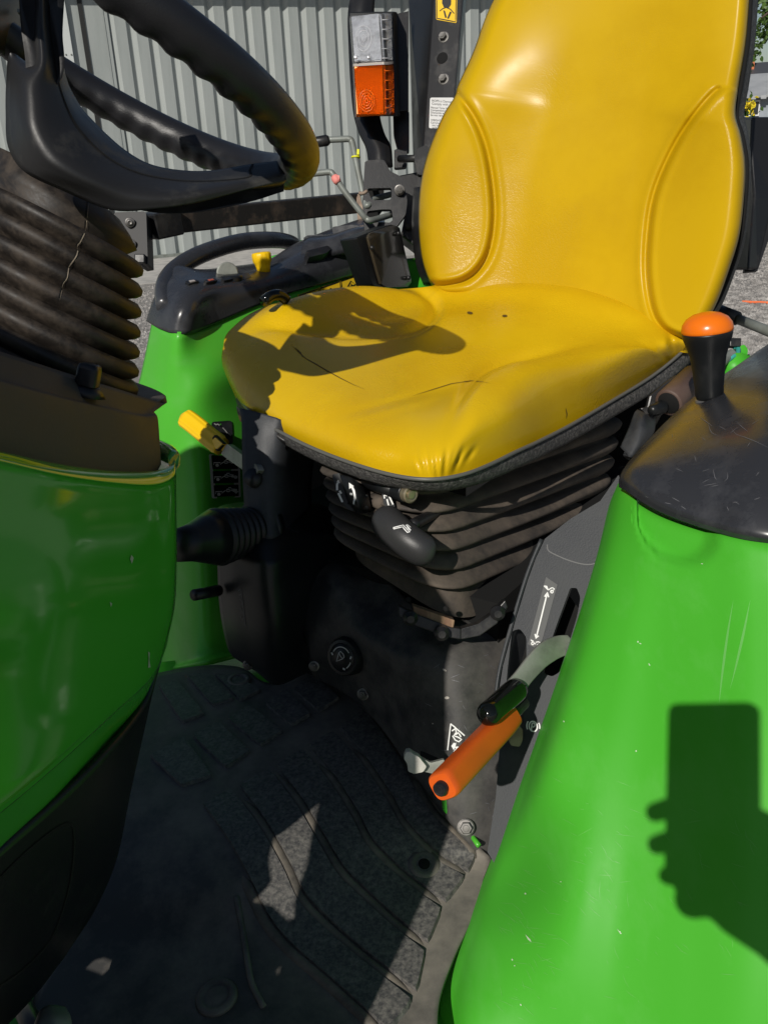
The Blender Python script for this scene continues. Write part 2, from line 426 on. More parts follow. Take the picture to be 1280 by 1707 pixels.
# --- house, beyond
hn = (V((0, 0, 0)) - V((ray(1270, 160).x, ray(1270, 160).y, 0))).normalized(); hd = V((hn.y, -hn.x, 0)); hd = -hd if hd.x < 0 else hd
H0 = D(1252, 170, 40); H0.z = 0
house = empty('house', H0, 'distant pale roofed cottage with white framed window behind the tree', 'house')
m_hw = mat('blue_grey_boards', (.30, .33, .37), .7, col2=(.25, .28, .31), nscale=2); m_roof = mat('pale_roof_sheeting', (.36, .37, .38), .6, col2=(.30, .31, .32), nscale=1)
m_wf = mat('white_window_frame', (.7, .7, .7), .5); m_glass = mat('dark_window_glass', (.03, .035, .04), .1)
def HP(px, py, off=0): return hit(px, py, H0 + hn * off, hn)
ez = HP(1260, 160).z
obj('wall', box(H0 + V((0, 0, ez / 2)) - hn * 3 + hd * 2, hd * 6, hn * 3, V((0, 0, ez / 2))), m_hw, house, smooth=False)
r0, r1 = H0 + hn * .5 + V((0, 0, ez)), H0 - hn * 3 + V((0, 0, HP(1262, 124).z + .15))
obj('roof', ([r0 - hd * 4.4, r0 + hd * 8.4, r1 + hd * 8.4, r1 - hd * 4.4], [(0, 1, 2, 3)]), m_roof, house, smooth=False, solid=.08)
for i in range(30): 
    if i % 3 == 0: obj('valance_board', box(r0 + hd * (-1.2 + i * .14) - V((0, 0, .07)), hd * .11, hn * .012, V((0, 0, .07))), m_roof, house, smooth=False)
w0, w1 = HP(1244, 168, .04), HP(1264, 193, .04)
wc = (w0 + w1) / 2; hw_, hh_ = abs((w1 - w0).dot(hd)) / 2, abs(w1.z - w0.z) / 2
wf = obj('window', box(wc, hd * hw_, hn * .05, V((0, 0, hh_))), m_wf, house, smooth=False)
obj('pane', box(wc + hn * .04 - hd * hw_ * .45, hd * hw_ * .38, hn * .03, V((0, 0, hh_ * .8))), m_glass, wf, smooth=False)
obj('pane', box(wc + hn * .04 + hd * hw_ * .45, hd * hw_ * .38, hn * .03, V((0, 0, hh_ * .8))), m_glass, wf, smooth=False)
H1 = H0 - hn * 12; bn = empty('large_barn', H1, 'dark slate roofed building rising behind the distant cottage', 'barn')
m_slate = mat('dark_roof', (.06, .063, .07), .6)
zb0, zb1 = hit(1262, 126, H1, hn).z - .6, hit(1262, 106, H1, hn).z
obj('wall', box(H1 + V((0, 0, zb0 / 2)) - hn * 4 + hd * 4, hd * 9, hn * 4, V((0, 0, zb0 / 2))), m_hw, bn, smooth=False)
q0 = H1 + V((0, 0, zb0)) + hn * .4; q1 = H1 - hn * 4 + V((0, 0, zb1 + .25))
obj('roof', ([q0 - hd * 6, q0 + hd * 14, q1 + hd * 14, q1 - hd * 6], [(0, 1, 2, 3)]), m_slate, bn, smooth=False, solid=.1)
m_brick = mat('orange_brick', (.5, .16, .07), .8)
cq = hit(1250.5, 104, H1 - hn * 3, hn)
obj('chimney', join(box(cq, hd * .22, hn * .2, V((0, 0, .5))), box(cq + V((0, 0, .5)), hd * .26, hn * .24, V((0, 0, .06)))), m_brick, bn, smooth=False)
# --- tree
tb = D(1500, 60, 9.0); tb.z = 0
tree = empty('broadleaf_tree', tb, 'leafy green tree whose low branch hangs in front of the cottage', 'tree')
m_bark = mat('bark', (.07, .05, .035), .9, col2=(.12, .09, .07), nscale=12, bump=.6, bscale=30)
m_leaf = mat('leaf', (.045, .10, .018), .55, col2=(.085, .15, .03), nscale=2)
tv = [tube([tb + V((0, 0, -.1)), tb + V((.03, 0, 1)), tb + V((-.02, .05, 2)), tb + V((.03, .1, 3.2)), tb + V((0, .1, 4.6))], [.2, .16, .14, .1, .05], 12)]
limbs = []
tgt = [D(1268, 30, 8.6), D(1290, 70, 9.2), D(1250, -40, 8.8), tb + V((1.5, .5, 4.2)), tb + V((.5, 1.6, 4.0)), tb + V((.6, -1.4, 4.4)), tb + V((-.8, .9, 5))]
for q in tgt:
    s0 = tb + V((.02, .05, 2.3 + random.random() * .9)); mid = (s0 + q) / 2 + V((0, 0, .35)); L = spline([s0, mid, q], 5); limbs.append(L)
    tv.append(tube(L, [.06 * (1 - .85 * i / (len(L) - 1)) for i in range(len(L))], 7))
obj('trunk', join(*tv), m_bark, tree)
vs, fs = [], []
rl = random.Random(5)
def leaf(c, sz):
    n = V((rl.gauss(0, 1), rl.gauss(0, 1), rl.gauss(.4, 1))).normalized(); x, y, _ = frame(n, V((rl.gauss(0, 1), rl.gauss(0, 1), rl.gauss(-.5, 1))).normalized())
    k = len(vs); w = sz * .32
    for a, b_, h in ((0, 0, 0), (w, sz * .35, .012), (w * .8, sz * .7, .01), (0, sz, -.01), (-w * .8, sz * .7, .01), (-w, sz * .35, .012), (0, sz * .5, -.006)): vs.append(c + x * a + y * b_ + n * h)
    fs.extend([(k, k + 1, k + 6), (k + 1, k + 2, k + 6), (k + 2, k + 3, k + 6), (k + 3, k + 4, k + 6), (k + 4, k + 5, k + 6), (k + 5, k, k + 6)])
for L in limbs:
    for c in range(26):
        p = L[int(rl.uniform(.35, 1) * (len(L) - 1))] + V((rl.gauss(0, .32), rl.gauss(0, .32), rl.gauss(0.02, .24)))
        for j in range(24): leaf(p + V((rl.gauss(0, .09), rl.gauss(0, .09), rl.gauss(0, .07))), rl.uniform(.05, .085))
for (px, py, n) in ((1278, 10, 70), (1268, 42, 60), (1262, 78, 34), (1277, 60, 50), (1256, 88, 16), (1285, 30, 80)):
    c0 = D(px, py, 8.8)
    for j in range(n): leaf(c0 + V((rl.gauss(0, .055), rl.gauss(0, .08), rl.gauss(0, .055))), rl.uniform(.035, .06))
obj('crown', (vs, fs), m_leaf, tree, smooth=False, kind='stuff')
fb = D(1246, 178, 24); fl = empty('flowering_shrub', V((fb.x, fb.y, 0)), 'small yellow flowered shrub in front of the cottage', 'shrub')
vs, fs = [], []
for j in range(120): leaf(fb + V((rl.gauss(0, .12), rl.gauss(0, .12), rl.gauss(-.35, .3))), .14)
obj('foliage', (vs, fs), m_leaf, fl, smooth=False)
m_flow = mat('yellow_petals', (.75, .6, .03), .6)
vs, fs = [], []
for j in range(40): leaf(fb + V((rl.gauss(0, .07), rl.gauss(-.15, .06), rl.gauss(.03, .08))), .13)
obj('blossom', (vs, fs), m_flow, fl, smooth=False)
obj('stem', tube([V((fb.x, fb.y, 0)), fb], .02, 6), m_bark, fl)
ra, rb = Zp(1236, 503, .012), Zp(1300, 505, .012)
obj('marker_rope', tube([ra + (rb - ra) * (i / 8) + V((0, .01 * math.sin(i * 2.1), 0)) for i in range(9)], .012, 8), mat('orange_rope', (.75, .16, .05), .7), None, label='short orange rope lying on the gravel behind the gear lever', cat='rope')
# ================================================================== TRACTOR
tloc = T(.63, .9, 0)
TR = empty('tractor', tloc, 'green and yellow compact tractor with yellow vinyl seat, seen from its left step', 'tractor')
def part(name, px, d, label=None): return empty(name, D(px[0], px[1], d), label, parent=TR)
# ---------------------------------------------------------------- seat
def sp2(p, m): return [(q.x, q.y) for q in spline([V((a, b, 0)) for a, b in p], m)]
def sdist(pl, x, y, inside_left):
    best = 1e9; sgn = 1
    for i in range(len(pl) - 1):
        ax, ay = pl[i]; bx, by = pl[i + 1]; dx, dy = bx - ax, by - ay
        t = max(0, min(1, ((x - ax) * dx + (y - ay) * dy) / (dx * dx + dy * dy + 1e-9)))
        qx, qy = ax + dx * t, ay + dy * t; dd = math.hypot(x - qx, y - qy)
        if dd < best: best = dd; cr = dx * (y - ay) - dy * (x - ax); sgn = 1 if cr > 0 else -1
    return best * sgn
def sstep(a, b, x):
    t = max(0, min(1, (x - a) / (b - a))); return t * t * (3 - 2 * t)
seat = empty('seat', T(.63, 1.0, 1.2), 'worn yellow vinyl bucket seat on black rubber suspension bellows', parent=TR)
def zrow(z, *p): return [Zp(x, y, z) for x, y in p]
BP = T(0, 1.25, 1.30); BN = (AR - AZ * .22).normalized() * -1
def BK(x, y, o):
    p = hit(x, y, BP, BN); e = (EYE - p).normalized(); return p + e * (o / max(.4, e.dot(BN)))
cush = [
 [Rp(396, 655, 0.9), Rp(425, 691, 0.84), Rp(480, 725, 0.79), Rp(540, 752, 0.76), Rp(610, 777, 0.735), Rp(670, 792, 0.735), Rp(722, 796, 0.735), Rp(772, 788, 0.765), Rp(815, 771, 0.8)],
 [Rp(372, 612, 0.89), Rp(400, 655, 0.84), Rp(460, 688, 0.79), Rp(530, 715, 0.76), Rp(605, 738, 0.74), Rp(670, 752, 0.74), Rp(735, 757, 0.74), Rp(800, 745, 0.79), Rp(860, 750, 0.85)],
 [Rp(372, 580, 0.9), Rp(400, 600, 0.87), Rp(470, 625, 0.84), Rp(545, 653, 0.81), Rp(625, 683, 0.79), Rp(695, 695, 0.79), Rp(765, 690, 0.8), Rp(845, 695, 0.84), Rp(895, 734, 0.9)],
 [Rp(384, 550, 0.93), Rp(430, 543, 0.94), Rp(500, 565, 0.92), Rp(580, 592, 0.9), Rp(665, 624, 0.88), Rp(750, 645, 0.89), Rp(838, 630, 0.9), Rp(905, 648, 0.93), Rp(950, 706, 0.985)],
 [Rp(440, 512, 1), Rp(520, 497, 1.02), Rp(575, 535, 1.01), Rp(655, 555, 0.99), Rp(750, 585, 0.98), Rp(840, 606, 1), Rp(930, 592, 1.02), Rp(985, 618, 1.03), Rp(1015, 668, 1.09)],
 [Rp(550, 486, 1.1), Rp(610, 482, 1.11), Rp(660, 525, 1.1), Rp(745, 532, 1.09), Rp(840, 550, 1.09), Rp(940, 570, 1.105), Rp(1020, 572, 1.12), Rp(1062, 592, 1.13), Rp(1082, 627, 1.2)],
 [Rp(662, 482, 1.2), Rp(697, 489, 1.2), Rp(728, 508, 1.195), Rp(810, 508, 1.195), Rp(905, 515, 1.19), Rp(1005, 542, 1.19), Rp(1075, 562, 1.19), Rp(1108, 576, 1.2), Rp(1128, 592, 1.25)],
 [BK(x, y, .010) for x, y in ((722, 476), (738, 480), (766, 482), (838, 478), (955, 488), (1062, 522), (1108, 548), (1130, 560), (1146, 570))],
 [BK(x, y, -.035) for x, y in ((726, 468), (740, 470), (768, 470), (838, 464), (955, 472), (1066, 508), (1110, 538), (1132, 552), (1150, 562))],
]
for j_ in range(9): cush[0][j_] = cush[0][j_] - AZ * .007 - AR * .004 * (j_ < 8)
for r_ in cush[1:7]: r_[8] = r_[8] - AZ * .007
cg = net(cush, 18, 18)
# a few crossing folds where the vinyl is pinched at the front and rear corners
def pinch(grid, px0, py0, ang, ln, wid, amp):
    ca, sa = math.cos(math.radians(ang)), math.sin(math.radians(ang))
    Mi = M.transposed()
    for r in grid:
        for i, p in enumerate(r):
            q = Mi @ (p - EYE); x, y = CX + FPX * q.x / q.z - px0, CY - FPX * q.y / q.z - py0
            u, v = x * ca + y * sa, -x * sa + y * ca
            f = math.exp(-(u / ln) ** 2) * (math.exp(-(v / wid) ** 2) - .5 * math.exp(-((v - 2 * wid) / wid) ** 2)) * amp
            if abs(f) > 1e-6: r[i] = p + (p - EYE).normalized() * f
for a in ((712, 772, 80, 20, 3.5, .0035), (727, 774, 84, 22, 3, .003), (742, 772, 95, 20, 3.5, .0035), (765, 770, 112, 16, 3.5, .0035), (700, 777, 70, 12, 3, .0025), (785, 764, 125, 12, 3.5, .0025), (1105, 590, 60, 22, 6, .006), (1120, 575, 75, 18, 5, .006), (790, 640, -40, 40, 9, .005), (690, 660, -15, 90, 6, .004)):
    pinch(cg, *a)
Mi = M.transposed()
FL = sp2([(400, 560), (450, 535), (510, 540), (570, 547), (625, 547), (668, 544), (700, 535), (720, 518), (716, 500), (690, 480), (670, 470)], 6)
NL = sp2([(740, 720), (762, 680), (782, 645), (806, 618), (850, 600), (900, 592), (960, 583), (1030, 573), (1075, 573), (1098, 586), (1108, 604), (1112, 625)], 6)
for r in cg:
    for i, p in enumerate(r):
        qc = Mi @ (p - EYE); x, y = CX + FPX * qc.x / qc.z, CY - FPX * qc.y / qc.z
        a = -sdist(FL, x, y, True); b = sdist(NL, x, y, True)
        h = 0
        if x < 760 and y < 600: h += sstep(400, 470, x) * (.003 * sstep(-5, 20, a) - .009 * math.exp(-((a + 5) / 9) ** 2))
        if x > 725 and y > 545: h += sstep(735, 800, x) * (.007 * sstep(-5, 24, b) - .0065 * math.exp(-((b + 2) / 8) ** 2)) * (1 - .75 * sstep(850, 1000, x) * sstep(1085, 1000, x))
        jf = i / (len(r) - 1); h *= sstep(1.0, .80, jf) * sstep(0, .12, jf); r[i] = p + AZ * h
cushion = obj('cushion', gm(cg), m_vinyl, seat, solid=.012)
# backrest, leaning plane with raised side wings
LE = [(852, -60), (812, 22), (789, 85), (764, 140), (757, 162), (737, 195), (712, 258), (700, 312), (697, 370), (700, 415), (706, 445), (716, 470), (728, 490), (738, 505)]
RE = [(1253, -60), (1244, 60), (1230, 145), (1225, 190), (1234, 225), (1241, 270), (1240, 320), (1232, 390), (1216, 445), (1196, 500), (1176, 540), (1164, 560), (1156, 575), (1150, 590)]
WL = [(705, 90), (750, 145), (785, 192), (806, 240), (818, 300), (822, 360), (815, 412), (798, 446), (772, 466), (735, 473), (690, 470)]
WR = [(1300, 112), (1232, 134), (1195, 152), (1150, 205), (1115, 265), (1090, 330), (1080, 400), (1079, 460), (1088, 515), (1105, 545), (1135, 562), (1180, 570)]
wl2, wr2 = sp2(WL, 8), sp2(WR, 8)
le2, re2 = sp2(LE, 6), sp2(RE, 6)
def edge_at(pl, t):
    i = min(int(t * (len(pl) - 1)), len(pl) - 2); f = t * (len(pl) - 1) - i
    return pl[i][0] * (1 - f) + pl[i + 1][0] * f, pl[i][1] * (1 - f) + pl[i + 1][1] * f
grid = []
NR, NC = 230, 220
for i in range(NR):
    t = i / (NR - 1); row = []
    l, r_ = edge_at(le2, t), edge_at(re2, t)
    for j in range(NC):
        u = j / (NC - 1); uu = .5 - .5 * math.cos(math.pi * u) if False else u
        # rows sag in the middle so that the bottom edge meets the cushion
        x = l[0] * (1 - uu) + r_[0] * uu; y = l[1] * (1 - uu) + r_[1] * uu
        e = min(u, 1 - u)
        edge = 1 - (1 - min(1, e / .05)) ** 2
        off = -.035 + .035 * math.sqrt(max(0, edge)) + .018 * sstep(.30, .02, u) * sstep(.0, .2, t) * 0
        off += .028 * sstep(.35, .04, e) * sstep(0.02, .28, t) * sstep(1.0, .82, t)          # bolster: sides stand forward
        dl = sdist(wl2, x, y, True); dr = -sdist(wr2, x, y, True)
        if t > .16:
            w = dl if u < .5 else dr; fd = sstep(120, 200, y) if u < .5 else sstep(110, 165, y)
            off += fd * (.008 * sstep(-3, 8, w) + .0018 * math.exp(-((w - 10) / 5) ** 2) - .0065 * math.exp(-((w + 3) / 4) ** 2) + .0018 * math.exp(-((w + 14) / 6) ** 2))
        off -= .012 * math.sin(math.pi * uu) ** 2
        row.append(BK(x, y, off))
    grid.append(row)
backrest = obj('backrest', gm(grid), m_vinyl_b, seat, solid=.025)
bv_seat = bvh(cushion, backrest)
# pebbled trim band round the cushion and up the near side of the back
def band(name, A, B, bulge, mt, parent, m=6, rows=8, thick=.02, label=None, push=0):
    a, b = spline(A, m), spline(B, m); G = []
    for k in range(rows + 1):
        t = k / rows; row = []
        for p, q in zip(a, b):
            c = p * (1 - t) + q * t; c = c + (EYE - c).normalized() * push
            row.append(c + (EYE - c).normalized() * bulge * (math.sin(math.pi * t) ** .6 if 0 < t < 1 else 0))
        G.append(row)
    return obj(name, gm(G), mt, parent, solid=thick, label=label)
trU = [(388, 630), (394, 655), (425, 693), (480, 727), (540, 755), (610, 780), (670, 795), (722, 799), (772, 791), (815, 775), (860, 753), (895, 737), (950, 709), (1015, 671), (1082, 630), (1128, 594), (1150, 570), (1160, 550)]
trL = [(390, 652), (399, 682), (428, 712), (480, 745), (540, 776), (610, 802), (672, 816), (732, 820), (785, 811), (828, 796), (873, 775), (908, 758), (962, 730), (1026, 693), (1092, 652), (1140, 614), (1162, 588), (1172, 566)]
trz = [1.233] * 4 + [1.231] * 5 + [1.231, 1.231, 1.228, 1.225, 1.228, 1.236, 1.253, 1.268, 1.281]
band('cushion_trim', [Zp(x, y, z - .003) for (x, y), z in zip(trU, trz)], [Zp(x, y, z - .022) for (x, y), z in zip(trL, trz)], .006, m_trim, seat, push=.012, thick=.004)
m_pipe = mat('grey_piping', (.11, .11, .10), .4)
obj('piping', tube(spline([Zp(x, y, z - .001) + (EYE - Zp(x, y, z)).normalized() * .012 for (x, y), z in zip(trU, trz)], 5), .0022, 8), m_pipe, seat)
bu = [(1252, -60), (1246, 60), (1234, 140), (1226, 190), (1236, 228), (1243, 270), (1242, 320), (1234, 392), (1218, 447), (1196, 500), (1176, 530)]
bo = [(1266, -60), (1259, 60), (1248, 140), (1240, 190), (1246, 222), (1251, 262), (1250, 322), (1241, 400), (1224, 455), (1203, 508), (1184, 535)]
shp = lambda p, o: BK(p[0], p[1], o)
obj('back_seam', tube(spline([shp(p, -.032) for p in bu], 5), .0035, 8), m_void, seat)
obj('back_piping', tube(spline([shp((p[0] + 2, p[1]), -.034) for p in bu[3:7]], 5), .0016, 8), m_steel, seat)
band('back_trim', [shp((p[0] + 3, p[1]), -.035) for p in bu], [shp(p, -.075) for p in bo], .004, m_trim, seat)
# back shell, the dark far rim that shows at the far side
obj('back_shell', gm(net([[shp((p[0] + 14, p[1]), -.05) for p in LE[7:12]], [shp((p[0] + (6 if p[1] < 280 else 1), p[1] + 2), -.085) for p in LE[7:12]], [shp((p[0] + 60, p[1] + 2), -.14) for p in LE[7:12]]], 4, 4)), m_frame, seat, solid=.01)
# under-seat pan and suspension bellows
pan = [T(.45, .80, 1.205), T(.80, .88, 1.205), T(.82, 1.30, 1.205), T(.45, 1.30, 1.205)]
obj('seat_pan', plate(pan, .02), m_frame, seat, smooth=False)
def lerp2(a, b, t): return (a[0] + (b[0] - a[0]) * t, a[1] + (b[1] - a[1]) * t)
def bellow_ring(t, out):
    L = T(.768 - .0 * t, .842 - .0 * t, 1.2) ; 
    z = 1.205 - .155 * t
    Cc = D(*lerp2((700, 812), (742, 985), t), .985); Cc.z = z
    # keep the corner on its pixel column while the height follows z
    Lc = D(*lerp2((516, 772), (545, 892), t), 1.05); Rc = D(*lerp2((1050, 690), (1010, 880), t), 1.31)
    Cc = D(*lerp2((705, 806), (748, 1000), t), .958)
    Bc = Lc + (Rc - Cc)
    pts = []
    quad = [Lc, Cc, Rc, Bc]; ctr = (Lc + Cc + Rc + Bc) / 4
    for i in range(4):
        p0, p, p1 = quad[i - 1], quad[i], quad[(i + 1) % 4]
        k = .055
        a = p + (p0 - p).normalized() * k; b = p + (p1 - p).normalized() * k
        for j in range(7):
            u = j / 6; pts.append(a * (1 - u) ** 2 + p * 2 * u * (1 - u) + b * u * u)
        for j in range(1, 6): pts.append(b + (p1 + (p - p1).normalized() * k - b) * (j / 6))
    return [q + (V((q.x - ctr.x, q.y - ctr.y, 0))).normalized() * out for q in pts]
G = []
NF = 6
for k in range(NF):
    for j in range(10):
        u = j / 10; t = (k + u) / NF
        o_ = .038 * (math.sin(math.pi * u) ** .5 if u > 0 else 0) - .027
        G.append(bellow_ring(t, o_))
G.append(bellow_ring(1, -.012))
obj('suspension_bellows', gm(G, True), m_boot2, seat)
G = [bellow_ring(1 + .0, -.014), bellow_ring(1.08, -.013), bellow_ring(1.27, -.012)]
obj('bellows_skirt', gm(G, True), m_boot2, seat)
# bracket, wood packer and push pins at the foot of the bellows
obj('wood_packer', plate([D(x, y, .942) for x, y in [(688, 1010), (700, 1014), (758, 1034), (755, 1050), (690, 1026)]], .03), m_wood, seat, smooth=False, bevel=.001)
def prism(q, d, th, m, nm, bv=.001): return obj(nm, plate([D(x, y, d) for x, y in q], th), m, seat, smooth=False, bevel=bv)
prism([(664, 1010), (684, 1020), (752, 1046), (768, 1048), (768, 1066), (744, 1062), (684, 1040), (664, 1026)], .938, .02, m_frame, 'base_bracket')
prism([(768, 1048), (796, 1040), (822, 1022), (842, 1000), (846, 1012), (828, 1040), (800, 1060), (768, 1066)], .940, .02, m_frame, 'base_bracket')
for (x, y, rx) in ((684, 1031, .0078), (736, 1056, .0078), (829, 1022, .0078)):
    p = D(x, y, .930); obj('push_pin', lathe(p, (EYE - p) * .7 - AR * .4 - AS * .35, [(-.004, rx), (.001, rx), (.0018, rx * .9), (.0056, rx * .5)], 18), m_frame, seat, sharp=30)
for (x, y) in ((680, 1000), (743, 1015)):
    p = D(x, y, .945); obj('rivet_hole', lathe(p, EYE - p, [(0, .0032), (.001, .0030)], 12), m_void, seat)
# weight adjuster: two half knobs with arrows
kp = [(557, 792), (574, 790), (584, 812), (592, 850), (580, 852), (565, 826)]
kn1 = obj('weight_adjuster', plate([D(x, y, .985) for x, y in rounded([(553, 791), (567, 788), (580, 815), (594, 853), (580, 850), (564, 828)], .3)], .03), m_black, seat, bevel=.003, smooth=False)
kn2 = obj('adjuster_wing', gm(net([[D(566, 790, .985), D(588, 797, .975), D(606, 811, .985), D(615, 822, 1.0)], [D(572, 812, .975), D(592, 818, .965), D(610, 828, .975), D(618, 836, .99)], [D(582, 838, .975), D(598, 846, .965), D(612, 846, .978), D(619, 850, .99)], [D(592, 854, .985), D(602, 856, .98), D(612, 855, .985), D(616, 852, 1.0)]], 5, 5)), m_black, seat, solid=.02)
b_ = bvh(kn1, kn2)
obj('arrow_print', join(strokes(b_, [[(565, 836), (562, 822), (562, 808), (564, 803)], [(571, 837), (564, 822)], [(566, 818), (569, 823)]], .0022), fills(b_, [[(561, 803), (564, 800), (567, 806)]])), m_white, kn1, smooth=False)
obj('arrow_print', join(strokes(b_, [[(590, 840), (592, 830), (590, 818), (586, 811)], [(584, 823), (588, 824)]], .0024), fills(b_, [[(582, 805), (590, 811), (583, 815)]])), m_white, kn2, smooth=False)
p = D(611, 846, .96); obj('pin_hole', lathe(p, EYE - p, [(0, .0022), (.001, .002)], 10), m_void, seat)
# height adjuster rod
hr = part('damper_rod', (660, 820), .97, 'black threaded damper rod with steel end cap under the seat lip')
hr.parent = seat; hr.location = D(660, 820, .97) - world_loc(seat)
a, b = D(612, 803, 1.0), D(686, 825, .93)
obj('sleeve', tube([a, a + (b - a) * .68], .0085, 16), m_black, hr)
obj('threaded_collar', lathe(a + (b - a) * .68, b - a, [(.0, .009)] + [(.0015 * k, .0105 if k % 2 else .0095) for k in range(12)] + [(.018, .009)], 20), m_black, hr)
obj('end_cap', lathe(a + (b - a) * .9, b - a, [(0, .0092), (.007, .0092), (.008, .0075), (.0072, .0045), (.009, .0042), (.0092, .003)], 16), mat('brass_cap', (.33, .28, .19), .4, .7), hr, sharp=30)
rl_ = obj('slide_release', plate([D(x, y, .965) for x, y in rounded([(636, 822), (650, 824), (659, 845), (650, 850), (640, 842)], .3)], .012), m_black, seat, smooth=False, bevel=.002)
b_ = bvh(rl_); obj('seat_symbol', strokes(b_, [[(641, 831), (640, 826), (648, 826), (655, 841)], [(645, 832), (648, 844)]], .0016), m_white, rl_, smooth=False)
obj('pivot_stub', tube([D(622, 833, 1.0), D(640, 840, .985)], .008, 14), m_boot2, seat)
# recline lever
rc = part('recline_lever', (680, 890), .93, 'black moulded recline handle on a thin bent rod'); rc.parent = seat; rc.location = D(680, 890, .93) - world_loc(seat)
L = spline([D(640, 860, .96), D(652, 878, .94), (D(675, 898, .925)), D(700, 915, .92), D(714, 920, .925)], 6)
n_ = len(L) - 1
obj('handle', tube(L, [.0195 * (max(.02, 1 - (2 * i / n_ - 1) ** 8)) ** .5 * (1 - .12 * i / n_) for i in range(n_ + 1)], 20, ell=.95), mat('grey_handle', (.03, .03, .031), .42, bump=.1, bscale=600), rc)
b_ = bvh(bpy.data.objects['handle'])
obj('seat_symbol', strokes(b_, [[(656, 880), (672, 876), (682, 887), (684, 884), (678, 877), (676, 876)], [(656, 880), (657, 882), (671, 879), (679, 888), (683, 887)], [(678, 875), (684, 880)], [(682, 884), (678, 878)]], .0011), m_white, rc, smooth=False)
obj('rod', tube(spline([D(686, 876, .94), D(720, 858, .98), D(770, 838, 1.05), D(835, 815, 1.15)], 5), .0062, 12), m_frame, rc)
obj('bent_rod', tube(spline([D(684, 862, 1.0), D(705, 870, 1.0), D(735, 885, 1.0), D(765, 880, 1.04), D(800, 862, 1.1)], 5), .006, 10), m_boot2, rc)
obj('cross_rod', tube(spline([D(690, 850, 1.02), D(830, 818, 1.14), D(940, 762, 1.3), D(1030, 720, 1.4)], 4), .007, 10), m_frame, rc)
for sx in (1,):
    obj('slide_rail', box(T(.47, 1.02, 1.195), AR * .2, AS * .012, AZ * .014), m_frame, seat, smooth=False)
    obj('slide_rail', box(T(.78, 1.05, 1.195), AR * .2, AS * .012, AZ * .014), m_frame, seat, smooth=False)
cr_ = [[(483, 572), (495, 585), (510, 598), (528, 608), (548, 620), (570, 632), (590, 642), (610, 650)], [(688, 660), (720, 650), (752, 640), (785, 635), (805, 637), (820, 640)], [(505, 596), (501, 588), (492, 580)]]
obj('vinyl_crack', strokes(bv_seat, cr_, .0017, .0004, taper=True), m_crack, seat, smooth=False)
obj('vinyl_tear', fills(bv_seat, [circle_px(783, 522, 5, 2.2, 10, rot=10), circle_px(841, 527, 4.5, 2, 10)], .0005), m_crack, seat, smooth=False)
obj('dark_scuff', strokes(bv_seat, [[(942, 680), (944, 690), (943, 698)]], .0022, .0004, taper=True), m_crack, seat, smooth=False)
# ---------------------------------------------------------------- steering wheel (3-D circle solved from the photograph)
wheel = empty('steering_wheel', T(.6, .511, 1.623), 'black steering wheel with finger grip rim and broad moulded spoke', parent=TR)
ws, wr_, wz, wb, wg = .6, .511, 1.623, 1.029, -.248; WRAD = .1972
WN = (AS * math.sin(wg) + AR * math.cos(wg) * math.cos(wb) + AZ * math.cos(wg) * math.sin(wb)).normalized()
WU = WN.cross(AS).normalized(); WV = WN.cross(WU); WC = EYE + (T(ws, wr_, wz) - EYE) * 1.16
def wp(an, rad=WRAD, h=0): return WC + (WU * math.cos(an) + WV * math.sin(an)) * rad + WN * h
vs, fs = [], []; NS, NT = 288, 20
for i in range(NS):
    an = 2 * math.pi * i / NS
    rd = (WU * math.cos(an) + WV * math.sin(an))
    for k in range(NT):
        th = 2 * math.pi * k / NT
        c, s_ = math.cos(th), math.sin(th)
        rr = .0172
        inner = max(0, -c)                       # finger waves on the inner underside
        rr += .0014 * math.cos(an * 50) * (max(0, -c * .25 - s_ * .9)) ** 1.3
        vs.append(WC + rd * (WRAD + rr * c) + WN * (rr * 1.02 * s_))
for i in range(NS):
    j = (i + 1) % NS
    for k in range(NT):
        l = (k + 1) % NT; fs.append((i * NT + k, i * NT + l, j * NT + l, j * NT + k))
obj('rim', (vs, fs), m_grip, wheel)
sp_rows = [
 [D(58, -30, 0.740), D(52, 45, 0.745), D(54, 105, 0.748), D(18, 88, 0.745), D(11, 135, 0.741), D(10, 190, 0.739), D(14, 245, 0.739), D(42, 287, 0.737), D(105, 318, 0.740), D(185, 350, 0.743), D(255, 349, 0.749), D(330, 338, 0.762), D(430, 311, 0.783), D(478, 300, 0.793)],
 [D(70, -30, 0.716), D(66, 45, 0.715), D(68, 105, 0.712), D(50, 135, 0.709), D(50, 170, 0.707), D(55, 215, 0.706), D(75, 255, 0.709), D(105, 280, 0.713), D(150, 302, 0.722), D(210, 320, 0.737), D(275, 325, 0.749), D(345, 318, 0.762), D(430, 300, 0.783), D(475, 289, 0.793)],
 [D(83, -30, 0.740), D(85, 45, 0.733), D(92, 105, 0.730), D(97, 140, 0.730), D(105, 165, 0.731), D(118, 195, 0.733), D(135, 220, 0.735), D(160, 245, 0.743), D(195, 272, 0.752), D(240, 292, 0.761), D(290, 300, 0.773), D(350, 301, 0.780), D(420, 292, 0.789), D(468, 279, 0.799)],
 [D(93, -30, 0.764), D(97, 45, 0.763), D(106, 105, 0.760), D(113, 135, 0.763), D(122, 155, 0.767), D(137, 180, 0.769), D(155, 200, 0.771), D(180, 225, 0.777), D(212, 252, 0.782), D(250, 273, 0.785), D(298, 283, 0.791), D(352, 284, 0.798), D(420, 273, 0.807), D(462, 268, 0.811)],
]
spoke = obj('spoke', gm(net(sp_rows, 5, 5)), mat('hub_plastic', (.016, .016, .017), .42, dust=(.06, .058, .052), dustlo=.52, dusthi=.8, dscale=14, bump=.06, bscale=400), wheel, solid=.02)
b_ = bvh(spoke)
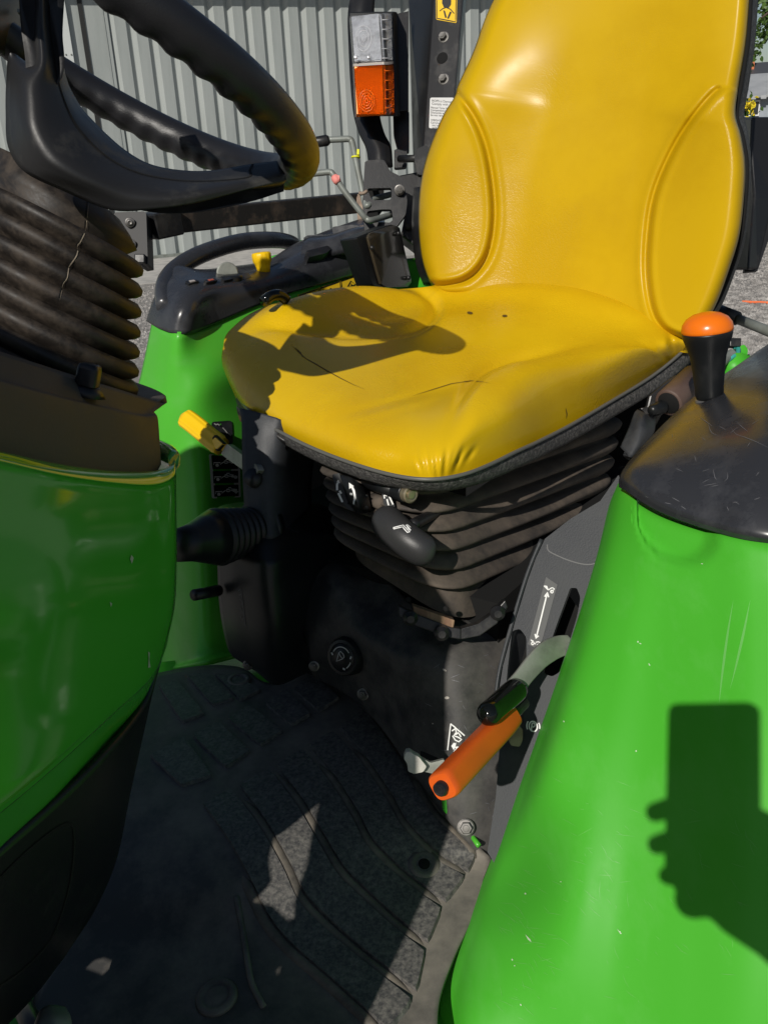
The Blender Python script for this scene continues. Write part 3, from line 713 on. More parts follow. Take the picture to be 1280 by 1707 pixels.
obj('cover_seam', strokes(b_, [sp2([(82, 8), (84, 50), (92, 105), (102, 152), (122, 200), (150, 236), (185, 266), (230, 288), (290, 300), (350, 302), (413, 296), (417, 284), (422, 274)], 6)], .0022, .0005), m_void, wheel, smooth=False)
# ---------------------------------------------------------------- steering column boot (stack of folds)
col_ = empty('column_boot', D(60, 480, .75), 'dusty black rubber bellows round the steering column', parent=TR)
e_ = (cam_r - WN * cam_r.dot(WN)).normalized(); e2 = WN.cross(e_)
prof = []      # (pixel y of the right-hand end, radius scale)
tips = [(150, 330, .052, .87), (176, 345, .057, .87), (196, 362, .062, .87), (213, 388, .067, .87), (224, 412, .072, .87)]
rings = [(D(x, y, d), r) for x, y, r, d in tips]
ys = [446, 481, 516, 551, 585, 618, 649, 680]
for k, y in enumerate(ys):
    rO = .079 + .002 * k
    for dy, ins, kk in ((-18.5, .023, 1), (-16, .011, 1), (-12, .0035, 1), (0, 0, 1), (9, .001, 1), (13, .0055, 1), (15, .016, 1)):
        rings.append((D(235 - k * 1.6 - ins * 1950, y + dy, .87), rO - ins * 1.13))
G = []
for p, r in rings:
    c = p - e_ * r
    G.append([c + (e_ * math.cos(2 * math.pi * k / 72) + e2 * math.sin(2 * math.pi * k / 72)) * r for k in range(72)])
boot = obj('bellows', gm(G, True), m_boot, col_)
b_ = bvh(boot)
sm = sp2([(146, 334), (143, 362), (141, 383), (132, 403), (128, 408), (126, 425), (116, 440), (112, 448), (110, 463), (104, 472), (101, 485), (98, 500)], 3)
obj('mould_seam', strokes(b_, [sm], .0009, .0004), m_void, col_, smooth=False)
obj('seam_dust', strokes(b_, [[(x + 2.5, y) for x, y in sm]], .001, .0008, taper=True), mat('pale_dust', (.3, .25, .19), .9), col_, smooth=False)
# ---------------------------------------------------------------- dash pedestal
cowl = empty('dash_pedestal', D(150, 950, .65), 'green painted dash pedestal under the steering column', parent=TR)
xs = (-110, 0, 100, 190, 260, 294); ds = (.505, .562, .624, .696, .760, .800)
R0 = (728, 752, 774, 786, 786, 772); R1 = (742, 767, 790, 803, 806, 788); R1b = (765, 783, 806, 818, 818, 802)
R2 = (860, 880, 900, 905, 895, 875); R3 = (1010, 1010, 1005, 990, 975, 955); R4 = (1230, 1180, 1120, 1080, 1045, 1015)
R5 = (1430, 1345, 1262, 1183, 1120, 1058); R6 = (1520, 1417, 1330, 1247, 1168, 1085)
def dcow(x):
    if x <= xs[0]: return ds[0]
    for k in range(5):
        if x <= xs[k + 1]: return ds[k] + (ds[k + 1] - ds[k]) * (x - xs[k]) / (xs[k + 1] - xs[k])
    return ds[-1]
def crow(R, dd, dx=(0,) * 6): 
    row = [D(x + q, y, d + e) for x, y, d, e, q in zip(xs, R, ds, dd if hasattr(dd, '__len__') else [dd] * 6, dx)]
    return row + [D(xs[-1] - 12 + dx[-1], R[-1] - 22, ds[-1] + .05 + (dd if not hasattr(dd, '__len__') else dd[-1])), D(xs[-1] - 60 + dx[-1], R[-1] - 40, ds[-1] + .13)]
rows = [crow(R0, .035, (0, 0, 0, 0, -4, -8)), crow(R0, .012, (0, 0, 0, 0, -1, -3)), crow(R1, -.004, (0, 0, 0, 0, 1, -1)), crow(R1b, .0, (0, 0, 0, 0, 0, -1)), crow(R2, -.004), crow(R3, -.006), crow(R4, -.002, (0, 0, 0, 0, 0, -3)), crow(R5, .004, (0, 0, 0, -2, -5, -12)), crow([y + 9 for y in R5], .012, (0, 0, 0, -3, -6, -14)), crow(R6, .040, (0, 0, 0, -5, -12, -24)), crow([y + 12 for y in R6], .055, (0, 0, 0, -5, -14, -30))]
m_gcowl = mat('polished_green_paint', (.06, .40, .03), .12, col2=(.065, .42, .032), nscale=3, coat=.6, rvar=.04)
shell = obj('cowl', gm(net(rows, 8, 6)), m_gcowl, cowl, solid=.006)
L0 = (1524, 1420, 1333, 1250, 1171, 1090)
lx = [(-110, 0, 100, 185, 246, 268), (-110, 0, 100, 182, 238, 250), (-110, 0, 90, 165, 215, 220), (-110, -10, 80, 140, 185, 198), (-110, -30, 40, 95, 140, 165), (-110, -60, 0, 50, 90, 120)]
ly = [L0, (1590, 1490, 1400, 1310, 1220, 1150), (1640, 1560, 1480, 1400, 1330, 1270), (1690, 1620, 1550, 1490, 1450, 1410), (1740, 1690, 1640, 1590, 1540, 1500), (1800, 1760, 1720, 1670, 1620, 1570)]
ls = [(.478, .488, .503, .520, .548, .566), (.486, .497, .512, .530, .556, .572), (.495, .508, .524, .544, .566, .580), (.505, .522, .538, .558, .576, .588), (.515, .535, .552, .572, .586, .594), (.525, .545, .562, .580, .592, .598)]
rows = [[Sp(x, y, s_) for x, y, s_ in zip(a, b, c)] + [Sp(a[-1], b[-1], c[-1]) + cam_f * .05 - cam_r * .03] for a, b, c in zip(lx, ly, ls)]
low = obj('lower_cowl', gm(net(rows, 6, 6)), m_black, cowl, solid=.006)
b_ = bvh(low)
obj('hatch_seam', strokes(b_, [sp2([(-40, 1505), (0, 1463), (50, 1415), (96, 1380), (118, 1374), (124, 1390), (122, 1440), (110, 1500), (85, 1565), (40, 1615), (-10, 1650)], 5)], .003, .0006), m_void, cowl, smooth=False)
m_chip = mat('paint_chip', (.40, .48, .34), .6)
b_ = bvh(shell)
obj('paint_chip', fills(b_, [[(246, 1086), (249, 1088), (248, 1099), (250, 1112), (246, 1113), (247, 1098)], [(182, 1003), (186, 1006), (184, 1012)], [(218, 925), (222, 930), (219, 940), (216, 932)]]), m_chip, cowl, smooth=False)
# collar between boot and pedestal
cx_ = (-110, 0, 100, 180, 240, 262); dcl = ds[:4] + (.768, .80)
top = [D(x - 6, y, d + .022) for x, y, d in zip(cx_, (600, 630, 658, 676, 690, 688), dcl)]
top0 = [D(x, y, d + .014) for x, y, d in zip(cx_, (612, 640, 667, 686, 698, 698), dcl)]
mid_ = [D(x, y, d + .012) for x, y, d in zip((-110, 0, 100, 184, 250, 266), (690, 712, 736, 750, 752, 742), dcl)]
bot = [D(x, y, d + .014) for x, y, d in zip((-110, 0, 100, 184, 250, 268), (740, 762, 784, 796, 794, 776), dcl)]
def PXD(p): q = M.transposed() @ (p - EYE); return CX + FPX * q.x / q.z, CY - FPX * q.y / q.z, q.z
def back(row, *_):
    x, y, d = PXD(row[-1]); return row + [D(x - 3, y - 6, d + .03), D(x - 22, y - 16, d + .07), D(x - 60, y - 30, d + .11)]
inn = [p + cam_f * k + cam_u * .3 * k for p, k in zip(top, (.07, .07, .07, .065, .06, .05))]
collar = obj('collar', gm(net([back(inn, 0, 0, 0), back(top, 0, 0, 0), back(top0, 0, 0, 0), back(mid_, 0, 0, 0), back(bot, 0, 0, 0)], 6, 6)), m_collar, cowl, solid=.005)
kx = D(144, 652, .70)
kax = (WN * .6 + AZ * .5).normalized()
knb = empty('switch_knob', kx, 'small black square topped knob on the pedestal collar', parent=cowl)
kf = frame(kax, cam_r)
obj('base', lathe(kx - kax * .003, kax, [(0, .0157), (0.00474, 0.01146), (0.00711, 0.00988)], 24), m_black, knb)
sq = []
for tz, rr in ((0.00474, 0.00830), (0.00948, 0.00853), (0.01738, 0.00830), (0.02054, 0.00751), (0.02173, 0.00553)):
    row = []
    for k in range(32):
        an = 2 * math.pi * k / 32; c, s_ = math.cos(an), math.sin(an); q = 1 / (abs(c) ** 4 + abs(s_) ** 4) ** .25
        row.append(kx + kax * tz + (kf[0] * c + kf[1] * s_) * rr * q)
    sq.append(row)
v_, f_ = gm(sq, True); f_.append(tuple(range(4 * 32, 5 * 32)))
obj('cap', (v_, f_), m_black, knb)
# unseen plate added to shade pedestal and floor, holed for sun patches; dash binnacle
bh = lambda q: T(q[0], .05, q[1])
holes = [[(0.439, 1.268), (0.445, 1.249), (0.454, 1.222), (0.46, 1.199), (0.451, 1.176), (0.436, 1.157), (0.447, 1.133), (0.423, 1.137), (0.401, 1.13), (0.392, 1.143), (0.402, 1.163), (0.408, 1.199), (0.425, 1.239)],
  [(0.391, 1.09), (0.384, 1.106), (0.381, 1.1), (0.384, 1.086)], [(0.57, 1.017), (0.572, 1.025), (0.567, 1.03), (0.568, 1.036), (0.558, 1.043), (0.547, 1.044), (0.543, 1.038), (0.546, 1.035), (0.539, 1.031), (0.548, 1.027), (0.541, 1.024), (0.532, 1.022), (0.546, 1.02), (0.555, 1.019)]]
obj('shade_plate', plate([bh(q) for q in [(.287, .80), (.287, 1.26), (.299, 1.38), (.308, 1.47), (.314, 1.535), (.345, 1.575), (.378, 1.603), (.408, 1.638), (.432, 1.653), (.455, 1.672), (.52, 1.68), (.62, 1.68), (.74, 1.705), (.82, 1.72), (.90, 1.66), (.93, 1.56), (.93, .80)]], .02, [[bh(q) for q in h] for h in holes]), m_black, TR, smooth=False)
dsh = obj('instrument_binnacle', gm(net([[D(-160, -140, .80), D(-40, -120, .86), D(30, -60, .92), D(46, 20, .96)], [D(-180, 0, .74), D(-60, 20, .80), D(10, 30, .88), D(44, 40, .95)], [D(-200, 120, .74), D(-80, 110, .8), D(-10, 95, .88), D(22, 92, .94)]], 5, 5)), m_black, TR, solid=.05)
obj('binnacle_clip', box(D(42, 24, .9), cam_r * .006 - cam_u * .002, cam_u * .0018, cam_f * .004), m_rod, TR, smooth=False)
# ---------------------------------------------------------------- far fender and its console
ff = empty('fender', T(1.0, 1.2, 1.1), 'far green fender topped by the black control console', parent=TR)
SI = .97
def frow(p, sd, extra=()):
    (a, b, c), rest = p[:3], p[3:]
    return [Rp(*a, sd[0]), Rp(*b, sd[1]), Rp(*c, sd[2])] + [Sp(x, y, SI - sd[3]) for x, y in rest]
fr = [
 frow([(254, 534), (276, 547), (302, 553), (347, 540), (440, 500), (494, 481), (604, 450), (660, 434)], (.955, .93, .925, -.035)),
 frow([(236, 620), (262, 640), (296, 645), (350, 625), (440, 590), (494, 570), (604, 540), (660, 520)], (.94, .915, .91, .0)),
 frow([(215, 705), (248, 722), (286, 728), (345, 708), (440, 680), (494, 660), (604, 620), (660, 600)], (.925, .90, .895, .0)),
 frow([(190, 850), (232, 870), (276, 876), (340, 858), (440, 830), (494, 810), (604, 770), (660, 750)], (.91, .885, .88, .02)),
 frow([(172, 1000), (222, 1020), (270, 1025), (340, 1005), (440, 980), (494, 965), (604, 930), (660, 910)], (.90, .875, .87, .04)),
 frow([(165, 1078), (218, 1096), (268, 1101), (340, 1084), (440, 1060), (494, 1045), (604, 1010), (660, 990)], (.885, .862, .855, .06)),
 frow([(160, 1100), (214, 1114), (266, 1118), (340, 1104), (440, 1080), (494, 1065), (604, 1030), (660, 1010)], (.86, .84, .832, .09)),
]
fsh = obj('panel', gm(net(fr, 8, 7)), m_green_w, ff, solid=.006)
obj('fender_top', gm(net([[D(598, 452, 1.70), D(640, 438, 1.70), D(690, 430, 1.70), D(716, 436, 1.72), D(740, 448, 1.75)], [D(620, 480, 1.68), D(660, 474, 1.66), D(700, 475, 1.66), D(725, 490, 1.68), D(745, 500, 1.7)], [D(640, 520, 1.66), D(680, 520, 1.64), D(715, 525, 1.64), D(740, 530, 1.66), D(760, 535, 1.7)]], 5, 5)), m_green, ff, solid=.006)
con = empty('console', T(1.05, 1.1, 1.36), 'glossy black moulded control console on the far fender', parent=TR)
cr0 = frow([(252, 537), (275, 550), (302, 556), (347, 543), (440, 503), (494, 484), (604, 453), (640, 440)], (.958, .934, .930, -.037))
cr1_ = frow([(260, 512), (282, 520), (312, 515), (355, 505), (440, 478), (496, 462), (604, 432), (640, 420)], (.965, .945, .945, -.040))
cr2 = [Rp(270, 484, .99), Rp(290, 488, .975), Sp(322, 488, 1.015), Sp(370, 481, 1.02), Sp(445, 462, 1.03), Sp(500, 440, 1.03), Sp(602, 404, 1.03), Sp(640, 395, 1.03)]
cr3 = [Rp(276, 468, 1.02), Rp(298, 468, 1.01), Sp(328, 472, 1.04), Sp(375, 466, 1.05), Sp(446, 452, 1.06), Sp(503, 424, 1.06), Sp(600, 384, 1.06), Sp(640, 378, 1.06)]
cr4 = [Rp(281, 458, 1.05), Rp(302, 456, 1.05), Sp(332, 463, 1.10), Sp(378, 459, 1.11), Sp(446, 447, 1.12), Sp(505, 412, 1.12), Sp(598, 378, 1.12), Sp(640, 372, 1.12)]
cr5 = [p - AZ * .10 + AS * .02 for p in cr4]
body = obj('moulding', gm(net([cr0, cr1_, cr2, cr3, cr4, cr5], 7, 6)), m_gloss, con, solid=.008)
obj('grab_handle', tube(spline([D(276, 512, 1.36), D(274, 480, 1.40), D(290, 452, 1.45), D(335, 424, 1.50), D(400, 404, 1.58), D(455, 400, 1.66), D(485, 405, 1.72), D(500, 418, 1.76)], 6), [.0135 + .0015 * math.sin(i * .07) for i in range(43)], 14), m_gloss, con)
obj('green_rim', tube(spline([D(452, 432, 1.74), D(480, 422, 1.76), D(503, 404, 1.80)], 4), .005, 8), m_green, con)
bc = bvh(body)
def dplate(name, px, h, mt, par, bevel=.002, dy=0):
    P = [drape(bc, x, y, 0)[0] for x, y in px]
    if any(p is None for p in P): return None
    c = sum(P, V((0, 0, 0))) / len(P); n = V((0, 0, 0))
    for i in range(len(P)): n = n + P[i].cross(P[(i + 1) % len(P)])
    n.normalize(); n = n if n.z > 0 else -n
    return obj(name, plate([p - n * (p - c).dot(n) + n * h for p in P], h + .008, back=-n), mt, par, smooth=False, bevel=bevel)
# raised towers at the rear of the console
obj('rear_tower', gm(net([[D(500, 432, 1.58), D(505, 405, 1.60), D(510, 395, 1.64), D(520, 392, 1.70)], [D(545, 425, 1.6), D(548, 400, 1.61), D(552, 391, 1.65), D(556, 389, 1.70)], [D(600, 412, 1.62), D(598, 384, 1.63), D(597, 377, 1.67), D(600, 376, 1.72)], [D(650, 400, 1.64), D(648, 380, 1.65), D(646, 374, 1.69), D(648, 372, 1.74)]], 5, 5)), m_gloss, con, solid=.03)
obj('rear_lug', plate([D(x, y, 1.66) for x, y in rounded([(553, 378), (590, 374), (608, 380), (606, 392), (556, 394)], .3)], .05), m_gloss, con, bevel=.004, smooth=False)
obj('hook', plate([D(x, y, 1.66) for x, y in rounded([(505, 397), (512, 392), (540, 391), (546, 398), (543, 400), (512, 402)], .3)], .02), m_gloss, con, bevel=.003, smooth=False)
m_sw = mat('switch_black', (.02, .02, .022), .42); m_ind = mat('printed_icon', (.35, .32, .30), .5); m_indr = mat('red_icon', (.45, .10, .06), .5)
dplate('switch_pad', rounded([(306, 482), (326, 474), (412, 464), (418, 470), (350, 486), (312, 490)], .2), .008, m_sw, con)
for k, x in enumerate((310, 336, 366)):
    dplate('button', rounded([(x, 481 - k * 3), (x + 18, 478 - k * 3), (x + 23, 481 - k * 3), (x + 5, 485 - k * 3)], .2), .012, m_frame, con, .001)
    if k < 2: dplate('icon', [(x + 6, 480.5 - k * 3), (x + 14, 479 - k * 3), (x + 17, 481 - k * 3), (x + 9, 482.5 - k * 3)], .0125, m_indr if k else m_ind, con, 0)
lp = drape(bc, 380, 466, .0)[0] + AZ * .010; lx_ = (EYE - lp).normalized()
obj('socket_lid', lathe(lp - lx_ * .004, (lx_ + cam_r * .25), [(0, .0175), (.003, .0178), (.005, .016), (.0052, .008)], 28), m_arm, con, sharp=30)
obj('socket_collar', lathe(drape(bc, 380, 468, 0)[0], AZ, [(-.01, .024), (.006, .024), (.009, .020)], 24), m_black, con)
yk = empty('pto_knob', D(442, 433, 1.50), 'bright yellow scalloped pull knob on the console', parent=TR)
kb = drape(bc, 441, 459, 0)[0] + AZ * .004
obj('cap', lathe(kb, (AZ + cam_u * .2 - cam_r * .1).normalized(), [(0, .0105), (.010, .0118), (.016, .0135), (.019, .0158), (.030, .0162), (.033, .0148), (.034, .008)], 40, ribs=14, amp=.03), m_yplast, yk)
dplate('neck_plate', rounded([(416, 463), (440, 454), (468, 455), (464, 462), (440, 470), (420, 470)], .25), .005, m_sw, yk)
for q in ([(468, 455), (486, 447), (498, 450), (480, 459)], [(490, 448), (506, 442), (516, 445), (500, 452)]):
    dplate('rocker_switch', rounded(q, .2), .008, m_sw, con)
dplate('fuse_block', rounded([(504, 436), (540, 426), (546, 432), (536, 440), (508, 446)], .15), .022, m_frame, con)
hol = empty('manual_holder', D(640, 430, 1.5), 'flat black document box standing by the far console', parent=TR)
fpts = [D(x, y, 1.455 + (x - 610) * .0022) for x, y in rounded([(612, 390), (656, 375), (664, 380), (686, 470), (680, 478), (645, 479), (636, 474)], .22)]
obj('lid', plate(fpts, .012), mat('satin_black', (.05, .04, .025), .25, coat=.5), hol, bevel=.003)
obj('body', plate([D(x, y, 1.467 + (x - 610) * .0022) for x, y in rounded([(594, 396), (610, 389), (652, 374), (666, 379), (686, 468), (678, 478), (640, 480), (622, 476)], .2)], .03), m_black, hol, bevel=.004)
for x, y in ((620, 413), (664, 389), (681, 463)):
    p = D(x, y, 1.449 + (x - 610) * .0022); obj('hinge_pin', lathe(p, EYE - p, [(0, .004), (.002, .0035)], 10), m_frame, hol)
# yellow warning decal on the fender top edge
b_ = bvh(fsh)
q = qmap([(496, 492), (601, 456), (604, 480), (500, 520)])
wdl = obj('warning_decal', fills(b_, [[q(u, 0) for u in (0, .5, 1)] + [q(u, 1) for u in (1, .5, 0)]], .0008), m_ydecal, ff, smooth=False, label='yellow three panel hazard sticker just above the seat edge')
ln = []
for u0, u1 in ((.015, .33), (.35, .66), (.68, .975)): ln.append([q(u0, .06), q(u1, .06), q(u1, .9), q(u0, .9), q(u0, .06)])
for uc in (.18, .51, .83): ln.append([q(uc - .07, .62), q(uc, .28), q(uc + .07, .62), q(uc - .07, .62)])
obj('print', strokes(b_, ln, .0022, .0014, step=8), m_dark, wdl, smooth=False)
obj('print', fills(b_, [[q(uc - .015, .58), q(uc, .42), q(uc + .015, .58)] for uc in (.18, .51, .83)], .0016), m_dark, wdl, smooth=False)
hk = D(455, 497, 1.25); obj('hose_end', tube(spline([D(440, 503, 1.25), D(452, 494, 1.26), D(466, 492, 1.27), D(478, 500, 1.28)], 4), .008, 12), m_knob, ff)
# ---------------------------------------------------------------- hitch lever, its decals and side housing
side = obj('side_housing', gm(net([[D(400, 680, 1.10), D(403, 705, 1.09), D(404, 780, 1.08), D(408, 850, 1.08), D(415, 900, 1.08)], [D(440, 690, 1.08), D(445, 715, 1.075), D(446, 780, 1.07), D(447, 850, 1.065), D(450, 900, 1.06)], [D(480, 705, 1.08), D(478, 735, 1.085), D(478, 790, 1.09), D(480, 850, 1.09), D(485, 900, 1.09)], [D(530, 740, 1.16), D(525, 760, 1.17), D(520, 800, 1.18), D(520, 860, 1.18), D(525, 910, 1.18)]], 6, 6)), m_quad, TR, solid=.01)
obj('seat_stop', gm(net([[D(394, 676, 1.15), D(396, 688, 1.14), D(400, 702, 1.14)], [D(420, 694, 1.11), D(425, 706, 1.10), D(430, 718, 1.10)], [D(455, 712, 1.08), D(458, 726, 1.075), D(462, 734, 1.08)], [D(478, 728, 1.075), D(482, 740, 1.07), D(486, 748, 1.08)]], 5, 4)), m_frame, TR, solid=.02)
b_ = bvh(fsh)
d1 = obj('lever_decal', fills(b_, [rounded([(352, 703), (386, 701), (388, 737), (384, 741), (354, 742)], .15)], .001), m_quad, ff, smooth=False)
obj('print', join(strokes(b_, [[(356, 706), (359, 708), (362, 707), (365, 709)], [(370, 713), (374, 717), (378, 722), (384, 726)]], .002, .0018)), m_whited, d1, smooth=False)
q = qmap([(348, 757), (399, 757), (401, 829), (353, 831)])
d2 = obj('hitch_decal', fills(b_, [rounded([q(0, 0), q(1, 0), q(1, 1), q(0, 1)], .06)], .001), m_white, ff, smooth=False, label='black pictogram sticker with three white framed panels')
obj('print', fills(b_, [[q(.08, .03), q(.92, .03), q(.92, .34), q(.08, .34)], [q(.08, .385), q(.92, .385), q(.92, .66), q(.08, .66)], [q(.08, .705), q(.92, .705), q(.92, .965), q(.08, .965)]], .0016), m_dark, d2, smooth=False)
def tractor_icon(q, u, v, w, h):
    f = lambda a, b: q(u + a * w, v + b * h)
    return [[f(.15, .62), f(.15, .35), f(.3, .35), f(.34, 0), f(.6, 0), f(.6, .35), f(1, .42), f(1, .75), f(.55, .75)], [f(a, b) for a, b in circle_px(.3, .72, .2, .28, 10)], [f(a, b) for a, b in circle_px(.88, .82, .12, .18, 8)]]
icn = []; dots = []
for v0 in (.12, .44, .77):
    icn += tractor_icon(q, .42 if v0 < .7 else .45, v0, .34, .09)
    dv = .05 if v0 < .7 else .07
    icn += [[q(.12, v0 + .11 + dv * .3), q(.12, v0 + .06 + dv * .3), q(.34, v0 + .06 + dv * .3), q(.34, v0 + .11 + dv * .3)], [q(.36, v0 + .08 + dv * .3), q(.46, v0 + .06)]]
    dots.append([q(a, b) for a, b in circle_px(.23, v0 + .12 + dv * .3, .06, .038, 9)[:-1]])
dots.append([q(a, b) for a, b in circle_px(.82, .53, .07, .042, 10)[:-1]])
dots += [[q(.78, .80), q(.86, .80), q(.86, .85), q(.92, .85), q(.82, .92), q(.72, .85), q(.78, .85)]]
obj('icon', join(strokes(b_, icn, .0016, .0022, step=6), fills(b_, dots, .0022)), m_white, d2, smooth=False)
hl = empty('hitch_lever', D(345, 725, 1.12), 'yellow ribbed lever grip on a flat metal arm', parent=TR)
hp = [D(304, 693, 1.30), D(322, 706, 1.285), D(345, 725, 1.26), D(370, 745, 1.23)]
L = spline(hp, 8); nl = len(L) - 1
gx, gy, gz = (L[-1] - L[0]).normalized(), None, (EYE - L[0]).normalized()
gy = gz.cross(gx).normalized(); gz = gx.cross(gy).normalized()
vs, fs = [], []
for i, p in enumerate(L):
    t = i / nl; wd_ = .0145 * min(1, (.25 + (1 - (1 - min(1, t * 5)) ** 2))) * (1 if t < .93 else .9); th_ = .008 * min(1, .4 + t * 5)
    for k in range(64):
        an = 2 * math.pi * k / 64; c, s_ = math.cos(an), math.sin(an)
        rb_ = 1 + (.07 * math.cos(10 * an) if s_ > 0 and .06 < t else 0)
        vs.append(p + gy * wd_ * abs(c) ** .7 * (1 if c > 0 else -1) + gz * th_ * s_ * rb_)
for i in range(nl):
    for k in range(64): fs.append((i * 64 + k, i * 64 + (k + 1) % 64, (i + 1) * 64 + (k + 1) % 64, (i + 1) * 64 + k))
fs += [tuple(range(64)), tuple(range(nl * 64, nl * 64 + 64))]
obj('grip', (vs, fs), m_yplast, hl)
obj('latch_tab', plate([D(x, y, 1.221 - (x - 360) * .0022) for x, y in rounded([(359, 729), (371, 740), (361, 749), (350, 738)], .15)], .008), m_yplast, hl, bevel=.001, smooth=False)
obj('latch_slot', plate([D(x, y, 1.225 - (x - 360) * .0022) for x, y in [(358, 725), (373, 739), (362, 752), (348, 738)]], .004), m_void, hl, smooth=False)
obj('clip', plate([D(x, y, 1.205 - (x - 375) * .0022) for x, y in rounded([(375, 740), (384, 748), (376, 757), (367, 748)], .25)], .012), m_yplast, hl, bevel=.002, smooth=False)
obj('arm', plate([D(x, y, 1.215 - (x - 370) * .0026) for x, y in rounded([(378, 739), (428, 776), (431, 784), (421, 801), (413, 797), (410, 787), (368, 757)], .22)], .007), m_arm, hl, bevel=.0015, smooth=False)
obj('arm_boss', tube([D(420, 795, 1.065), D(432, 805, 1.085)], .011, 12), m_frame, hl)
# ---------------------------------------------------------------- low black housing with pedal boot
hb = empty('pedal_housing', T(.75, .75, 1.0), 'dark moulded housing with a ribbed rubber boot low behind the pedestal', parent=TR)
hn_ = [
 [D(355, 858, 1.16), D(372, 842, 1.17), D(440, 834, 1.18), D(520, 838, 1.19), D(560, 850, 1.2)],
 [D(352, 880, 1.11), D(385, 868, 1.10), D(450, 872, 1.09), D(520, 880, 1.10), D(565, 890, 1.12)],
 [D(358, 905, 1.10), D(395, 905, 1.07), D(448, 926, 1.04), D(515, 905, 1.08), D(570, 900, 1.12)],
 [D(362, 930, 1.10), D(398, 945, 1.06), D(450, 958, 1.035), D(512, 945, 1.08), D(570, 940, 1.13)],
 [D(366, 1010, 1.12), D(402, 1030, 1.08), D(455, 1040, 1.05), D(515, 1030, 1.09), D(572, 1010, 1.13)],
 [D(378, 1075, 1.15), D(412, 1095, 1.115), D(458, 1112, 1.085), D(512, 1098, 1.115), D(560, 1080, 1.15)],
 [D(388, 1095, 1.16), D(425, 1118, 1.14), D(460, 1142, 1.11), D(505, 1125, 1.135), D(545, 1105, 1.16)]]
hsg = obj('moulding', gm(net(hn_, 7, 7)), m_black, hb, solid=.01)
b_ = bvh(hsg)
rs2 = random.Random(11)
obj('scuff_mark', strokes(b_, [[(x, y), (x + rs2.uniform(-6, 6), y + rs2.uniform(-4, 4))] for x, y in [(447 + rs2.uniform(-12, 45), 874 + rs2.uniform(-8, 12)) for _ in range(22)]], .0012, .0006), m_dimtext, hb, smooth=False)
obj('moulded_mark', strokes(b_, [[(398, 985), (402, 982), (404, 990), (399, 992)], [(400, 998), (405, 1003), (404, 1008)], [(401, 1012), (406, 1022)], [(402, 1026), (404, 1034), (407, 1030)], [(404, 992), (410, 1044)]], .0011, .0006), m_dimtext, hb, smooth=False)
ax0, ax1 = D(318, 905, 1.00), D(432, 880, 1.09)
axd = (ax1 - ax0).normalized(); ln_ = (ax1 - ax0).length
pr = [(-.02, .018), (0, .021), (.02, .027), (.035, .032)]
for k in range(6):
    s0 = .037 + k * .0105; r0_ = .031 - k * .0012
    pr += [(s0, r0_ - .005), (s0 + .002, r0_ + .001), (s0 + .005, r0_ + .003), (s0 + .0085, r0_ + .001)]
pr += [(.105, .03), (.112, .033), (.118, .033)]
obj('boot', lathe(ax0, axd, pr, 36), m_black, hb)
obj('boot_flange', lathe(ax0 + axd * .108, axd, [(0, .034), (.004, .036), (.010, .036), (.012, .030)], 32), m_black, hb)
obj('pedal_shaft', tube([D(324, 992, 1.06), D(365, 984, 1.1)], .007, 12), m_frame, hb)
obj('underseat_shade_fill', box(T(.76, 1.24, .99), AS * .24, AR * .22, AZ * .19), m_void, TR, smooth=False)  # near-black boxes put in for the shade under the seat
obj('underseat_shade_fill', box(T(.62, 1.40, 1.02), AS * .29, AR * .08, AZ * .18), m_void, TR, smooth=False)
obj('underfloor_shade_fill', box(T(.60, 1.02, .985), AS * .20, AR * .24, AZ * .09), m_void, TR, smooth=False)
# ---------------------------------------------------------------- transmission tunnel cover
tn = empty('tunnel_cover', T(.5, .72, 1.0), 'dusty grey plastic transmission cover below the seat', parent=TR)
tr_ = [
 [D(500, 930, 1.16), D(570, 930, 1.13), D(635, 960, 1.08), D(695, 1010, 1.03), D(770, 1020, 1.03), D(850, 980, 1.115), D(940, 900, 1.280)],
 [D(500, 960, 1.12), D(565, 950, 1.085), D(632, 1010, 1.05), D(690, 1050, 1.00), D(765, 1062, .985), D(845, 1020, 1.065), D(930, 950, 1.210)],
 [D(502, 990, 1.10), D(560, 985, 1.06), D(618, 1040, 1.035), D(685, 1078, .985), D(765, 1085, .965), D(845, 1060, 1.020), D(920, 1010, 1.110)],
 [D(506, 1040, 1.09), D(562, 1035, 1.055), D(620, 1075, 1.02), D(685, 1110, .975), D(765, 1125, .95), D(840, 1120, 0.990), D(910, 1090, 1.050)],
 [D(512, 1090, 1.095), D(570, 1095, 1.065), D(628, 1130, 1.03), D(688, 1180, .985), D(765, 1215, .945), D(838, 1220, 0.970), D(905, 1200, 1.010)],
 [D(518, 1115, 1.105), D(575, 1135, 1.08), D(632, 1178, 1.045), D(690, 1245, .995), D(765, 1315, .945), D(838, 1330, 0.960), D(900, 1320, 0.990)],
 [D(522, 1128, 1.115), D(580, 1160, 1.09), D(636, 1215, 1.055), D(695, 1300, 1.0), D(765, 1390, .945), D(828, 1445, 0.960), D(890, 1450, 0.980)]]
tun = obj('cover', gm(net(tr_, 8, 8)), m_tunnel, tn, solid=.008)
b_t = bvh(tun)
pd, nd = drape(b_t, 582, 1092, 0); 
dax = ((EYE - pd).normalized() * .75 - AR * .55 - cam_r * .45).normalized()
dk = empty('dial_knob', pd, 'round black rotary dial with curved arrows, low on the transmission cover', parent=TR)
obj('body', lathe(pd - dax * .005, dax, [(0, .0235), (.006, .0235), (.0165, .0222), (.0195, .0205), (.020, .017), (.0185, .016)], 72, ribs=36, amp=.012), m_black, dk, sharp=40)
fx, fy, fz = frame(dax, AZ); fc = pd + dax * .0152
face = obj('face', lathe(pd - dax * .001, dax, [(.015, .0165), (.0158, .016)], 32), m_black, dk)
